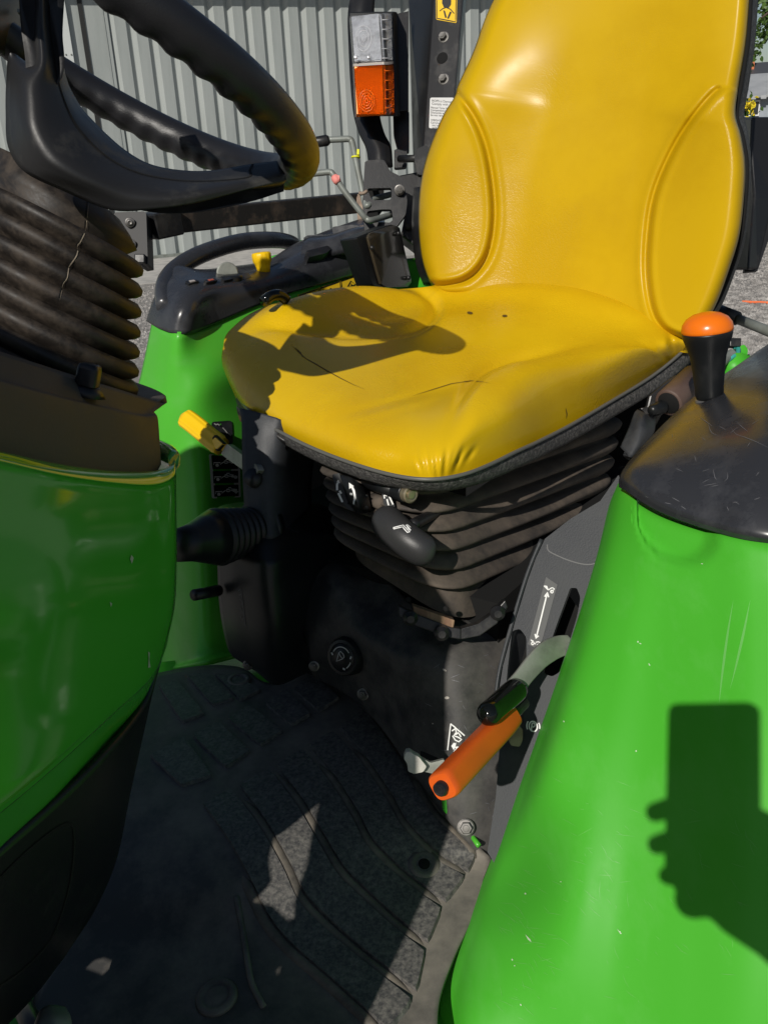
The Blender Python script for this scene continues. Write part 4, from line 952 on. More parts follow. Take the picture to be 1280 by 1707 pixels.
def dial(a, r): return fc + dax * .001 + (fx * math.cos(a) + fy * math.sin(a)) * r
def ribbon(P, n, w):
    vs, fs = [], []
    for i, p in enumerate(P):
        t = P[min(i + 1, len(P) - 1)] - P[max(0, i - 1)]; sd = n.cross(t.normalized()) * w / 2; vs += [p + sd, p - sd]
    return vs, [(2 * i, 2 * i + 1, 2 * i + 3, 2 * i + 2) for i in range(len(P) - 1)]
obj('print', join(ribbon([dial(math.radians(a), .0125) for a in range(20, 150, 10)], dax, .0011), ribbon([dial(math.radians(a), .0135) for a in range(190, 240, 10)], dax, .0011), ribbon([fc + dax * .001 + fx * a * .001 + fy * b * .001 for a, b in ((-4, 2), (-2, 5), (2, 7), (4, 5), (2, 2), (-2, -1), (-4, 2))], dax, .0009), ribbon([fc + dax * .001 + fx * a * .001 + fy * b * .001 for a, b in ((-2, -1), (6, -6), (4, 5))], dax, .0009), ribbon([dial(math.radians(10), .0145), dial(math.radians(0), .012)], dax, .002), ribbon([dial(math.radians(160), .0145), dial(math.radians(172), .0125)], dax, .002), ribbon([dial(math.radians(240), .0145), dial(math.radians(252), .0125)], dax, .002)), m_whited, dk, smooth=False)
for x, y, r in ((606, 1157, .0055), (776, 1379, .0070), (414, 1108, .0052), (524, 1110, .0050)):
    p, n = drape(bvh(tun, hsg), x, y, .001)
    if p is None: p = D(x, y, 1.09); n = (EYE - p).normalized()
    e0 = (EYE - p).normalized(); bolt('bolt', p + e0 * .004, (n * .6 + e0).normalized(), r, m_steel, TR)
rs2 = random.Random(4)
obj('scratch', strokes(b_t, [[(x, y), (x + rs2.uniform(-14, 14), y + rs2.uniform(-9, 9))] for x, y in [(rs2.uniform(700, 830), rs2.uniform(1080, 1400)) for _ in range(26)]], .0007, .0005, taper=True), m_scrb, tn, smooth=False, kind='stuff')
obj('mud_fleck', fills(b_t, [circle_px(745, 1163, 4, 2.4, 7), circle_px(741, 1117, 4, 1.6, 7, rot=30), circle_px(722, 1206, 1.6, 1.2, 6), circle_px(738, 1292, 1.6, 1.2, 6)], .0008), mat('dried_mud', (.4, .37, .33), .9), tn, smooth=False)
d3 = obj('hazard_decal', fills(b_t, [[(752, 1206), (774, 1226), (772, 1260), (747, 1250)]], .0009), m_dark, tn, smooth=False, label='small black sticker with white machine symbol')
obj('print', join(strokes(b_t, [[(754, 1218), (759, 1214), (761, 1220), (757, 1226), (763, 1228), (769, 1232), (765, 1236), (759, 1233), (755, 1226)], [(752, 1206), (774, 1226)], [(752, 1206), (747, 1250)], [(760, 1224), (764, 1221), (768, 1228)], [(755, 1242), (760, 1238), (758, 1246), (764, 1244), (757, 1253)]], .0014, .0014, step=3), fills(b_t, [[(753, 1243), (757, 1237), (760, 1243), (757, 1250)]], .0014)), m_white, d3, smooth=False)
# ---------------------------------------------------------------- near quadrant console with slots
qd = empty('quadrant_console', T(.32, .72, 1.1), 'grey textured console with two lever slots beside the near fender', parent=TR)
QP = plane3(D(880, 960, .975), D(833, 1140, .958), D(985, 900, .955))
Q = lambda x, y, o=0: hit(x, y, *QP) + ((EYE - QP[0]).normalized()) * o
outl = [(1030, 792), (1000, 835), (950, 865), (908, 898), (893, 930), (880, 965), (860, 1030), (838, 1110), (830, 1160), (832, 1250), (826, 1330), (812, 1420), (830, 1450), (880, 1350), (935, 1200), (985, 1060), (1030, 900), (1050, 830)]
s1 = rounded([(950, 980), (961, 980), (967, 996), (962, 1025), (947, 1075), (933, 1120), (920, 1128), (904, 1122), (908, 1100), (926, 1045)], .3, 3)
s2 = rounded([(853, 1052), (866, 1048), (877, 1062), (877, 1110), (873, 1165), (873, 1225), (866, 1243), (852, 1240), (844, 1225), (843, 1140)], .3, 3)
qpl = obj('panel', plate([Q(x, y) for x, y in outl], .006, [[Q(x, y) for x, y in s1], [Q(x, y) for x, y in s2]]), m_quad, qd, smooth=False, bevel=.0015)
nq = QP[1] if QP[1].dot(EYE - QP[0]) > 0 else -QP[1]
obj('slot_liner', plate([Q(x, y) - nq * .055 for x, y in outl[4:-2]], .004), m_void, qd, smooth=False)
ed = [(905, 900), (892, 930), (879, 965), (859, 1030), (837, 1110), (829, 1160)]
obj('side_wall', gm(net([[Q(x, y) for x, y in ed], [Q(x - 2, y + 1) - nq * .012 for x, y in ed], [Q(x + 6, y) - nq * .09 for x, y in ed]], 4, 3)), m_quad, qd, solid=.004)
b_ = bvh(qpl)
obj('panel_seam', strokes(b_, [sp2([(912, 908), (914, 918), (928, 926), (950, 935), (975, 941), (995, 938), (1003, 925)], 4)], .0012, .0005), mat('pale_edge', (.12, .12, .12), .5), qd, smooth=False)
q = qmap([(910, 962), (929, 975), (899, 1084), (880, 1074)])
d4 = obj('direction_decal', fills(b_, [[q(0, 0), q(1, 0), q(1, 1), q(0, 1)]], .0007), mat('clear_grey_decal', (.085, .087, .087), .45), qd, smooth=False, label='grey strip sticker with white double headed arrow between two tractor symbols')
obj('print', join(strokes(b_, [[(912, 990), (894, 1063)], [(908, 995), (912.5, 988), (914.5, 996)], [(892, 1057), (893.6, 1064.5), (898, 1060)]], .0015, .0013, step=4),
   strokes(b_, [[(907, 977), (914, 984)], [(914, 984), (918, 981), (921, 980), (924, 982), (922, 985), (917, 986)], [(x, y) for x, y in circle_px(920, 986.5, 2.2, 2.4, 8)], [(x, y) for x, y in circle_px(888, 1073, 2.0, 2.2, 8)], [(x, y) for x, y in circle_px(897.5, 1076.5, 2.2, 2.4, 8)], [(885, 1067), (893, 1074)], [(893, 1071), (897, 1070), (900, 1071), (899, 1075)]], .0011, .0013, step=2),
   fills(b_, [[(906.5, 976), (912, 977), (915, 984.5)], [(884, 1065.5), (889, 1068), (892, 1073)]], .0013)), m_white, d4, smooth=False)
d5 = obj('park_decal', fills(b_, [[(874, 1186), (901, 1197), (893, 1226), (872, 1219)]], .0007), m_quad, qd, smooth=False, label='round P parking brake symbol')
obj('print', strokes(b_, [circle_px(889, 1211, 6.8, 8.6, 18, rot=-15), circle_px(888, 1210, 9.8, 11.8, 5, 150, 220), circle_px(890, 1212, 9.8, 11.8, 5, -35, 15), [(885.8, 1217), (887.2, 1205.5)], circle_px(888.6, 1208.6, 3.2, 3.4, 8, -110, 100)], .0013, .0013, step=2), m_white, d5, smooth=False)
# range lever: bent flat bar with black grip
lv = empty('range_lever', D(830, 1170, .86), 'black rounded grip on a curved flat steel lever', parent=TR)
bw = [(946, 1058, 972, 1085), (928, 1060, 940, 1094), (905, 1070, 920, 1105), (884, 1090, 905, 1117), (862, 1118, 884, 1140), (848, 1134, 872, 1160), (838, 1148, 862, 1172)]
dd = [.945, .935, .92, .905, .89, .88, .87]
band('arm', [D(a, b, d) for (a, b, _, _), d in zip(bw, dd)], [D(c, e, d) for (_, _, c, e), d in zip(bw, dd)], 0, m_arm, lv, rows=2, thick=.0055)
for o_ in lv.children:
    for p_ in o_.data.polygons: p_.use_smooth = False
    m_ = o_.modifiers.new('bevel', 'BEVEL'); m_.width = .0012; m_.segments = 2; m_.limit_method = 'ANGLE'; m_.angle_limit = math.radians(50)
    for p_ in o_.data.polygons: p_.use_smooth = True
    o_.data.set_sharp_from_angle(angle=math.radians(30))
a, b = D(861, 1149, .885), D(806, 1197, .815)
ax = (b - a); la = ax.length
pr = [(0, .009), (.001, .0118), (.006, .0122)] + [(la * (.2 + .1 * k), .0122 - .0001 * k) for k in range(7)]
for k in range(1, 9): th = math.pi / 2 * k / 8; pr.append((la * .84 + .0122 * math.sin(th), max(.0002, .0117 * math.cos(th))))
obj('grip', lathe(a, ax, pr, 32), m_knob, lv)
# park brake: orange handle with release button
hb2 = empty('parking_brake', D(780, 1262, .78), 'orange parking brake handle with dark release button', parent=TR)
a, b = D(841, 1203, .86), D(737, 1312, .745)
ax = (b - a).normalized(); la = (b - a).length
hx, hy, _ = frame(ax, (EYE - a).normalized())
secs = []
for t, sc in ((-.012, .9), (0, .97), (.012, 1), (la * .3, 1.0), (la * .6, 1.0), (la - .008, 1.0), (la - .002, .96), (la, .86)):
    row = []
    for k in range(36):
        an = 2 * math.pi * k / 36; c, s_ = math.cos(an), math.sin(an); qn = 1 / (abs(c) ** 3.6 + abs(s_) ** 3.6) ** (1 / 3.6)
        an2 = an + .35
        row.append(a + ax * t + (hx * math.cos(an2) + hy * math.sin(an2) * .98) * .0125 * sc * qn)
    secs.append(row)
v_, f_ = gm(secs, True); f_ += [tuple(range(36)), tuple(range(7 * 36, 8 * 36))]
obj('grip', (v_, f_), m_orange, hb2, sharp=40)
obj('release_button', lathe(b - ax * .002, ax, [(0, .0062), (.007, .0062), (.0085, .005), (.0082, .0035), (.0088, .003)], 20), m_frame, hb2, sharp=40)
obj('stalk', tube([a + ax * .006, D(872, 1172, .905)], .0065, 12), m_frame, hb2)
obj('link_plate', plate([D(x, y, .925) for x, y in rounded([(862, 1207), (871, 1216), (871, 1233), (866, 1245), (852, 1243), (848, 1236)], .25)], .006), m_rust, hb2, smooth=False)
lt = empty('latch', D(700, 1273, .93), 'chipped white latch tab behind the orange handle', parent=TR)
obj('tab', plate([D(x, y, .868) for x, y in rounded([(677, 1254), (683, 1253), (690, 1258), (698, 1262), (711, 1278), (705, 1287), (690, 1290), (680, 1286), (679, 1274), (673, 1264)], .25)], .014), m_whitep, lt, bevel=.003)
obj('arm', plate([D(x, y, .878) for x, y in rounded([(700, 1262), (718, 1272), (740, 1266), (742, 1276), (722, 1290), (705, 1286)], .2)], .006), m_arm, lt, smooth=False, bevel=.001)
obj('socket', plate([Q(x, y, .0) + nq * .02 for x, y in rounded([(712, 1252), (722, 1256), (740, 1264), (736, 1270), (714, 1266)], .2)], .004), m_void, lt, smooth=False)
obj('floor_bracket', plate([D(x, y, .955) for x, y in [(736, 1325), (752, 1330), (748, 1362), (738, 1352)]], .01), m_green, TR, smooth=False, bevel=.002)
# ---------------------------------------------------------------- near fender
nf = empty('fender', T(.15, .65, 1.0), 'near green fender, scuffed and glossy in the sun', parent=TR)
FX = [
 [(1024, 818), (1030, 806), (1043, 806), (1072, 828), (1110, 850), (1180, 874), (1250, 888), (1330, 894), (1420, 878)],
 [(1014, 842), (1022, 836), (1038, 838), (1070, 852), (1108, 870), (1180, 892), (1250, 906), (1330, 914), (1420, 905)],
 [(992, 930), (1000, 922), (1018, 922), (1060, 930), (1105, 945), (1180, 962), (1255, 972), (1335, 975), (1425, 965)],
 [(958, 1040), (967, 1036), (988, 1040), (1040, 1055), (1100, 1072), (1180, 1085), (1260, 1088), (1340, 1085), (1430, 1075)],
 [(916, 1165), (926, 1162), (948, 1168), (1010, 1190), (1080, 1212), (1170, 1228), (1260, 1228), (1350, 1218), (1440, 1205)],
 [(872, 1290), (882, 1290), (906, 1300), (975, 1330), (1060, 1360), (1160, 1378), (1260, 1374), (1360, 1358), (1450, 1340)],
 [(815, 1440), (830, 1440), (860, 1446), (945, 1478), (1040, 1508), (1150, 1524), (1260, 1515), (1370, 1494), (1470, 1475)],
 [(768, 1558), (786, 1556), (816, 1568), (920, 1610), (1030, 1638), (1145, 1650), (1260, 1640), (1380, 1618), (1480, 1600)],
 [(736, 1655), (754, 1664), (794, 1690), (905, 1725), (1025, 1750), (1140, 1760), (1260, 1750), (1390, 1730), (1490, 1715)],
 [(733, 1730), (752, 1745), (790, 1775), (900, 1812), (1020, 1838), (1140, 1850), (1260, 1840), (1390, 1820), (1490, 1805)]]
cold = [.965, .93, .90, .865, .84, .805, .775, .765, .80]
rowd = [-.01, -.004, -.012, -.03, -.05, -.068, -.084, -.095, -.10, -.102]
fn = [[D(x, y, c + r * (1 if j > 1 else .55) + (.03 if i == 0 else 0)) for j, ((x, y), c) in enumerate(zip(row, cold))] for i, (row, r) in enumerate(zip(FX, rowd))]
for i_, q3 in ((6, (.93, .90, .868)), (7, (.885, .862, .832)), (8, (.85, .832, .792)), (9, (.838, .818, .778))):
    for j_, d_ in enumerate(q3): fn[i_][j_] = D(*FX[i_][j_], d_)
fgrid = net(fn, 10, 8)
# shallow finger dish under the cap
Mi = M.transposed()
for r in fgrid:
    for i, p in enumerate(r):
        qc = Mi @ (p - EYE); x, y = CX + FPX * qc.x / qc.z, CY - FPX * qc.y / qc.z
        u, v = (x - 1130) / 70, (y - 878 - .22 * (x - 1130)) / 62
        if v > -.8:
            rr = math.hypot(u, max(0, v)); k = 1 - sstep(.80, 1.02, rr)
            r[i] = p + cam_f * .018 * k
m_green_sun = mat('sun_worn_green_paint', (.060, .39, .024), .46, col2=(.066, .40, .028), nscale=4, spec=.22, coat=.0, dust=(.10, .43, .06), dustlo=.50, dusthi=.85, dscale=7, stretch=(1.6, .6, 1.0))
nfs = obj('panel', gm(fgrid), m_green_sun, nf, solid=.006)
b_ = bvh(nfs)
rs2 = random.Random(21)
scl = []
for _ in range(150):
    x, y = rs2.choice([(rs2.gauss(960, 70), rs2.gauss(1400, 70)), (rs2.uniform(850, 1250), rs2.uniform(1330, 1700)), (rs2.gauss(860, 30), rs2.gauss(1570, 60))]); a = math.radians(rs2.gauss(35, 22)); l = rs2.uniform(6, 34)
    x1, y1 = x + l * math.cos(a), y + l * math.sin(a)
    scl.append([(x, y), ((x + x1) / 2 + rs2.uniform(-2, 2), (y + y1) / 2), (x1, y1)])
obj('scratch', strokes(b_, scl, .00028, .0003, taper=True, step=3), m_scr, nf, smooth=False, kind='stuff')
m_streak = mat('pale_streak_green', (.13, .44, .09), .4)
obj('pale_streak', strokes(b_, [sp2([(1222, 1000), (1212, 1060), (1204, 1120), (1198, 1175)], 4), sp2([(1250, 1000), (1238, 1060), (1224, 1120), (1216, 1150)], 4)], .0022, .0004, taper=True), m_streak, nf, smooth=False)  # pale tapered streaks running down the panel
rs2 = random.Random(8); m_chipw = mat('white_chip', (.5, .62, .42), .5)
obj('paint_chip', fills(b_, [circle_px(x, y, rs2.uniform(1, 2.6), rs2.uniform(.7, 1.6), 6, rot=rs2.uniform(0, 90)) for x, y in [(1063, 1070), (1067, 1073), (1082, 1108), (940, 1203), (1060, 1252), (935, 1470), (876, 1490), (858, 1610), (1033, 1553), (868, 1675), (854, 1600), (1170, 940)]] + [[(876, 1558), (884, 1566), (886, 1571), (880, 1566)], [(1028, 1548), (1036, 1556), (1034, 1557)]], .0005), m_chipw, nf, smooth=False)
# black cap
CP = [
 [(1031, 812, .915), (1042, 818, .895), (1070, 838, .868), (1112, 860, .845), (1180, 884, .815), (1250, 902, .785), (1330, 908, .775), (1420, 890, .80)],
 [(1032, 796, .915), (1046, 800, .893), (1074, 818, .866), (1116, 840, .842), (1184, 864, .812), (1252, 882, .782), (1330, 890, .772), (1420, 874, .80)],
 [(1042, 776, .93), (1062, 770, .905), (1092, 780, .88), (1132, 792, .858), (1196, 805, .83), (1260, 815, .80), (1335, 820, .79), (1420, 810, .81)],
 [(1070, 744, .965), (1094, 732, .945), (1124, 732, .92), (1160, 735, .90), (1214, 738, .872), (1270, 740, .845), (1340, 740, .83), (1425, 735, .85)],
 [(1116, 696, 1.01), (1140, 684, 1.00), (1166, 680, .98), (1196, 678, .96), (1240, 676, .935), (1288, 672, .91), (1350, 668, .895), (1430, 665, .90)],
 [(1170, 650, 1.06), (1190, 641, 1.055), (1212, 637, 1.04), (1236, 633, 1.025), (1270, 628, 1.0), (1312, 622, .98), (1366, 616, .965), (1440, 610, .965)],
 [(1232, 606, 1.12), (1248, 600, 1.115), (1266, 596, 1.105), (1286, 592, 1.09), (1314, 586, 1.07), (1350, 578, 1.05), (1396, 570, 1.035), (1460, 560, 1.03)],
 [(1290, 566, 1.18), (1306, 560, 1.175), (1322, 555, 1.165), (1340, 550, 1.155), (1364, 543, 1.14), (1396, 535, 1.12), (1436, 526, 1.105), (1490, 515, 1.10)]]
cap = obj('cap', gm(net([[D(x, y, d - (.012 if i < 2 else .006) - .022 * math.sin(math.pi * min(1, max(0, (i - .8) / 5.5))) * math.sin(math.pi * min(1, (j + .2) / 7.5))) for j, (x, y, d) in enumerate(r)] for i, r in enumerate(CP)], 8, 8)), m_gloss, nf, solid=.005, label='smooth black moulded cap, scratched and shiny')
b_ = bvh(cap); rs2 = random.Random(5)
obj('scratch', strokes(b_, [sp2([(1165, 695), (1180, 706), (1188, 712)], 3), sp2([(1180, 708), (1186, 722), (1200, 728)], 3), sp2([(1216, 712), (1226, 724), (1240, 729), (1262, 738), (1282, 748)], 3), sp2([(1226, 702), (1236, 712), (1246, 720)], 3), [(1160, 770), (1157, 760)], sp2([(1188, 782), (1191, 796), (1194, 800)], 3), [(1172, 810), (1195, 806)], sp2([(1212, 788), (1212, 798), (1206, 803)], 3)] + [[(x, y), (x + rs2.uniform(-14, 14), y + rs2.uniform(-8, 8))] for x, y in [(rs2.uniform(1080, 1270), rs2.uniform(690, 850)) for _ in range(24)]], .0005, .0004, taper=True, step=3), m_scrb, nf, smooth=False, kind='stuff')
# ---------------------------------------------------------------- gear lever and clutter beside the seat
gl = empty('gear_lever', D(1178, 600, .98), 'black tapered gear knob with an orange dome top', parent=TR)
ga, gb = D(1182, 664, .985), D(1177, 520, .955)
gd = (gb - ga).normalized(); gl_ = (gb - ga).length
obj('knob', lathe(ga, gd, [(0, .0135), (.004, .0148), (.012, .0150), (gl_ * .35, .0170), (gl_ * .5, .0188), (gl_ * .62, .0222), (gl_ * .70, .0250), (gl_ * .76, .0262), (gl_ * .78, .0262)], 40), m_black, gl)
obj('dome', lathe(ga, gd, [(gl_ * .775, .0258), (gl_ * .785, .0266), (gl_ * .81, .0268), (gl_ * .87, .0255), (gl_ * .93, .0215), (gl_ * .975, .0145), (gl_ * .995, .007), (gl_, .001)], 40), m_dome, gl)
obj('ferrule', lathe(ga - gd * .012, gd, [(0, .0145), (.006, .0155), (.012, .0150)], 28), m_steel, gl)
obj('shaft', tube([ga - gd * .01, ga - gd * .12], .006, 10), m_frame, gl)
br = empty('belt_bracket', D(1065, 720, 1.12), 'angled black plastic bracket under the seat rear edge', parent=TR)
obj('housing', gm(net([[D(1033, 745, 1.10), D(1045, 718, 1.11), D(1056, 690, 1.12), D(1062, 682, 1.14)], [D(1042, 754, 1.085), D(1056, 730, 1.09), D(1068, 698, 1.10), D(1074, 688, 1.12)], [D(1052, 763, 1.08), D(1066, 738, 1.085), D(1078, 712, 1.10), D(1082, 690, 1.13)], [D(1056, 762, 1.10), D(1074, 742, 1.10), D(1090, 720, 1.12), D(1092, 694, 1.15)]], 5, 5)), m_quad, br, solid=.012)
obj('bracket_arm', plate([D(x, y, 1.14) for x, y in [(1066, 680), (1078, 678), (1082, 660), (1105, 640), (1128, 624), (1136, 630), (1140, 655), (1105, 690), (1085, 700)]], .01), m_frame, br, smooth=False, bevel=.002)
a, b = D(1113, 672, 1.115), D(1152, 634, 1.15)
obj('tube', lathe(a, b - a, [(0, .0135), (0, .0172), (.002, .0178), ((b - a).length * 1.1, .0178), ((b - a).length * 1.12, .0)], 28), m_brown, br)
p0, p1 = D(1082, 685, 1.11), D(1122, 672, 1.125)
obj('plug', lathe(p0, p1 - p0, [(0, .004), (.003, .0065), (.010, .0072)] + [(.012 + .003 * k, .0085 if k % 2 else .007) for k in range(5)] + [(.028, .006), (.045, .0055)], 18), m_black, br)
obj('tube_mouth', lathe(D(1113.5, 672, 1.113), a - b, [(0, .0142), (.0005, .0138)], 20), m_void, br)
obj('buckle_edge', plate([D(x, y, 1.16) for x, y in [(1096, 650), (1122, 636), (1124, 640), (1098, 654)]], .004), m_rod, br, smooth=False)
gp = empty('hydraulic_coupler', D(1225, 600, 1.3), 'green painted coupling with wiring behind the gear lever', parent=TR)
obj('block', gm(net([[D(1196, 630, 1.30), D(1204, 612, 1.30), D(1226, 598, 1.30), D(1248, 590, 1.31)], [D(1202, 640, 1.28), D(1216, 626, 1.275), D(1236, 612, 1.275), D(1256, 604, 1.28)], [D(1212, 648, 1.28), D(1226, 636, 1.28), D(1246, 625, 1.28), D(1264, 618, 1.29)]], 5, 5)), m_green, gp, solid=.02)
a = D(1222, 614, 1.29)
obj('cap', lathe(a, D(1240, 606, 1.26) - a, [(0, .022), (.01, .022), (.012, .019), (.02, .018)], 36, ribs=18, amp=.02), m_green, gp)
obj('lug', plate([D(x, y, 1.33) for x, y in rounded([(1229, 578), (1240, 574), (1246, 582), (1244, 604), (1230, 606)], .3)], .02), m_green, gp, bevel=.003)
obj('wire', tube(spline([D(1206, 606, 1.27), D(1218, 596, 1.27), D(1228, 590, 1.28), D(1229, 580, 1.3), D(1222, 578, 1.3)], 4), .0035, 8), m_teal, gp)
obj('conduit', tube(spline([D(1198, 608, 1.26), D(1208, 598, 1.27), D(1220, 590, 1.28)], 8), [.007 + .0008 * (i % 2) for i in range(17)], 10), m_rod, gp)
obj('connector', box(D(1222, 572, 1.3), cam_r * .008, cam_u * .006, cam_f * .008), m_frame, gp, smooth=False, bevel=.001)
lr = empty('lift_rod', D(1245, 540, 1.5), 'grey lift rod with black sleeve behind the seat', parent=TR)
obj('rod', tube([D(1222, 529, 1.55), D(1330, 572, 1.42)], .0085, 12), m_rod, lr)
obj('sleeve', tube([D(1188, 515, 1.58), D(1228, 531, 1.54)], .012, 12), m_frame, lr)
# ---------------------------------------------------------------- roll bar
m_matte = mat('matte_black', (.012, .012, .013), .55)
rp = empty('roll_bar', T(.8, 1.55, 1.4), 'black steel roll bar posts either side behind the seat', parent=TR)
def loft(secs): 
    v_, f_ = gm(secs, True); n = len(secs[0]); f_ += [tuple(range(n)), tuple(range((len(secs) - 1) * n, len(secs) * n))]; return v_, f_
secs = []
for y, xa, xb, xc in ((-120, 678, 726, 780), (0, 681, 722, 772), (240, 688, 705, 752), (420, 694, 700, 745)):
    secs.append([D(xa, y, 1.72), D(xb - 2, y, 1.625), D(xb + 2, y, 1.622), D(xc, y, 1.60), D(xc + 5, y, 1.70), D(xa + 8, y, 1.80)])
post = obj('post', loft(secs), m_frame, rp, smooth=False, bevel=.004)
b_ = bvh(post)
for x, y, r in ((739, 62, .0078), (739, 132, .0078)):
    p, n = drape(b_, x, y, .0); bolt('bolt', p, n, r, m_steel, rp)
p, n = drape(b_, 737, 97, .0006); obj('hole', lathe(p, n, [(0, .0105), (.0004, .0100)], 24), m_void, rp)
q = qmap([(726, -60), (763, -60), (761, 39), (727, 33)])
d6 = obj('seat_belt_decal', fills(b_, [rounded([q(0, 0), q(1, 0), q(1, 1), q(0, 1)], .08)], .0008), m_ydecal, rp, smooth=False, label='yellow sticker with black fastened seat belt symbol')
obj('print', join(strokes(b_, [[(728, -40), (728.5, 31), (759.5, 37), (761, -40)], [(733, 19), (738, 15), (744, 13), (751, 16), (757, 23)], [(740, 18), (743, 29)], [(751, 20), (747, 31)]], .0016, .0014, step=5), fills(b_, [[(738, -30), (753, -30), (752, 8), (748, 14), (740, 13), (737, 6)], [(739, 18), (742, 19), (745, 30), (742, 30)], [(750, 20), (753, 21), (748, 32), (745.5, 31)]], .0014)), m_dark, d6, smooth=False)
d7 = obj('rating_label', fills(b_, [rounded([(717, 163), (757, 163), (752, 215), (715, 214)], .08)], .0008), m_label, rp, smooth=False, label='white notice sticker part hidden by the seat back')
dg = bpy.context.evaluated_depsgraph_get
def text(body, px, py, hpx, bvhh, mt, parent, off=.0014):
    cu = bpy.data.curves.new('t', 'FONT'); cu.body = body; cu.size = 1; cu.space_line = .95
    to = bpy.data.objects.new('t', cu); COL.objects.link(to)
    me = bpy.data.meshes.new_from_object(to.evaluated_get(bpy.context.evaluated_depsgraph_get()))
    bpy.data.objects.remove(to); bpy.data.curves.remove(cu)
    vs, ok = [], True
    P0, n0 = drape(bvhh, px, py, off); k = hpx
    Pu, _ = drape(bvhh, px + 8, py + .5, off); Pv, _ = drape(bvhh, px, py - 8, off)
    U = (Pu - P0) / 8 * k; W = (Pv - P0) / 8 * k
    vs = [P0 + U * v.co.x + W * v.co.y for v in me.vertices]
    return obj('print', (vs, [tuple(p.vertices) for p in me.polygons]), mt, parent, smooth=False)
text("ROPS is Damaged\nComply with AS", 720, 170, 5.2, b_, m_dark, d7)
text("Manual Tyres May\nCompensation and\nDismantle and\nbe not removed\n\nWEIGHT and\nCarrying load\n  any other\n  performance", 718, 181, 4.4, b_, m_dark, d7)
obj('near_post', loft([[D(a, y, 1.50), D(b, y, 1.44), D(c, y, 1.46), D(c, y, 1.62), D(a, y, 1.62)] for y, a, b, c in ((195, 1236, 1252, 1330), (250, 1233, 1250, 1325), (330, 1226, 1256, 1290), (450, 1214, 1246, 1262))]), m_frame, rp, smooth=False, bevel=.004)
obj('near_post_flange', plate([D(x, y, 1.46) for x, y in [(1262, 310), (1282, 300), (1300, 200), (1330, 195), (1330, 260), (1262, 452), (1240, 454)]], .008), m_frame, rp, smooth=False, bevel=.001)
# latch knuckle
obj('knuckle', plate([D(x, y, 1.58) for x, y in rounded([(690, 262), (694, 248), (708, 242), (716, 246), (716, 290), (696, 292)], .3)], .012), m_frame, rp, smooth=False, bevel=.002)
obj('pivot_pin', tube([D(666, 265, 1.64), D(700, 264, 1.60)], .0065, 12), m_frame, rp)
obj('pin_ear', plate([D(x, y, 1.66) for x, y in rounded([(657, 250), (662, 248), (678, 248), (678, 278), (657, 280)], .2)], .012), m_frame, rp, smooth=False, bevel=.002)
lb = [(613, 268, 1.62), (640, 266, 1.62)]
SPN = lambda x, y: D(x, y, 1.60)
lo_ = rounded([(608, 270), (614, 267), (640, 266), (650, 285), (672, 296), (674, 310), (679, 335), (676, 358), (658, 382), (640, 392), (608, 392), (604, 340)], .2)
h1 = rounded([(611, 314), (653, 313), (652, 333), (620, 334)], .25); h2 = rounded([(611, 352), (636, 349), (653, 349), (655, 366), (650, 371), (634, 370), (612, 372)], .25)
obj('hinge_plate', plate([SPN(x, y) for x, y in lo_], .012, [[SPN(x, y) for x, y in h1], [SPN(x, y) for x, y in h2]]), m_frame, rp, smooth=False, bevel=.0015)
obj('hinge_back', plate([D(x, y, 1.70) for x, y in [(606, 300), (640, 300), (640, 345), (606, 392)]], .01), m_void, rp, smooth=False)
obj('lower_post', plate([D(x, y, 1.66) for x, y in [(664, 292), (700, 285), (706, 400), (694, 412), (668, 392), (676, 350)]], .05), m_frame, rp, smooth=False, bevel=.003)
p = D(666, 317, 1.592); bolt('bolt', p, EYE - p, .0072, m_steel, rp)
p = D(681, 377, 1.65); bolt('bolt', p, EYE - p, .005, m_frame, rp)
# lamp strap
st = [[(590, -30, 1.69), (580, 20, 1.68), (581, 80, 1.68), (584, 140, 1.68), (589, 190, 1.68), (598, 222, 1.67), (610, 248, 1.66), (614, 275, 1.65)],
      [(610, -30, 1.68), (602, 20, 1.67), (603, 80, 1.67), (606, 140, 1.67), (610, 190, 1.67), (618, 220, 1.655), (632, 245, 1.645), (636, 275, 1.64)],
      [(632, -40, 1.69), (624, 10, 1.68), (628, 80, 1.68), (630, 140, 1.68), (633, 190, 1.68), (641, 222, 1.665), (652, 245, 1.66), (655, 278, 1.655)]]
obj('lamp_strap', gm(net([[D(*p) for p in r] for r in st], 5, 4)), m_frame, rp, solid=.006)
obj('mount_plate', plate([D(x, y, 1.66) for x, y in [(655, 24), (681, 18), (681, 184), (662, 186)]], .006), m_frame, rp, smooth=False, bevel=.001)
obj('strap_gusset', plate([D(x, y, 1.69) for x, y in rounded([(655, 186), (682, 184), (682, 255), (662, 248), (656, 225)], .2)], .008), m_frame, rp, smooth=False, bevel=.002)
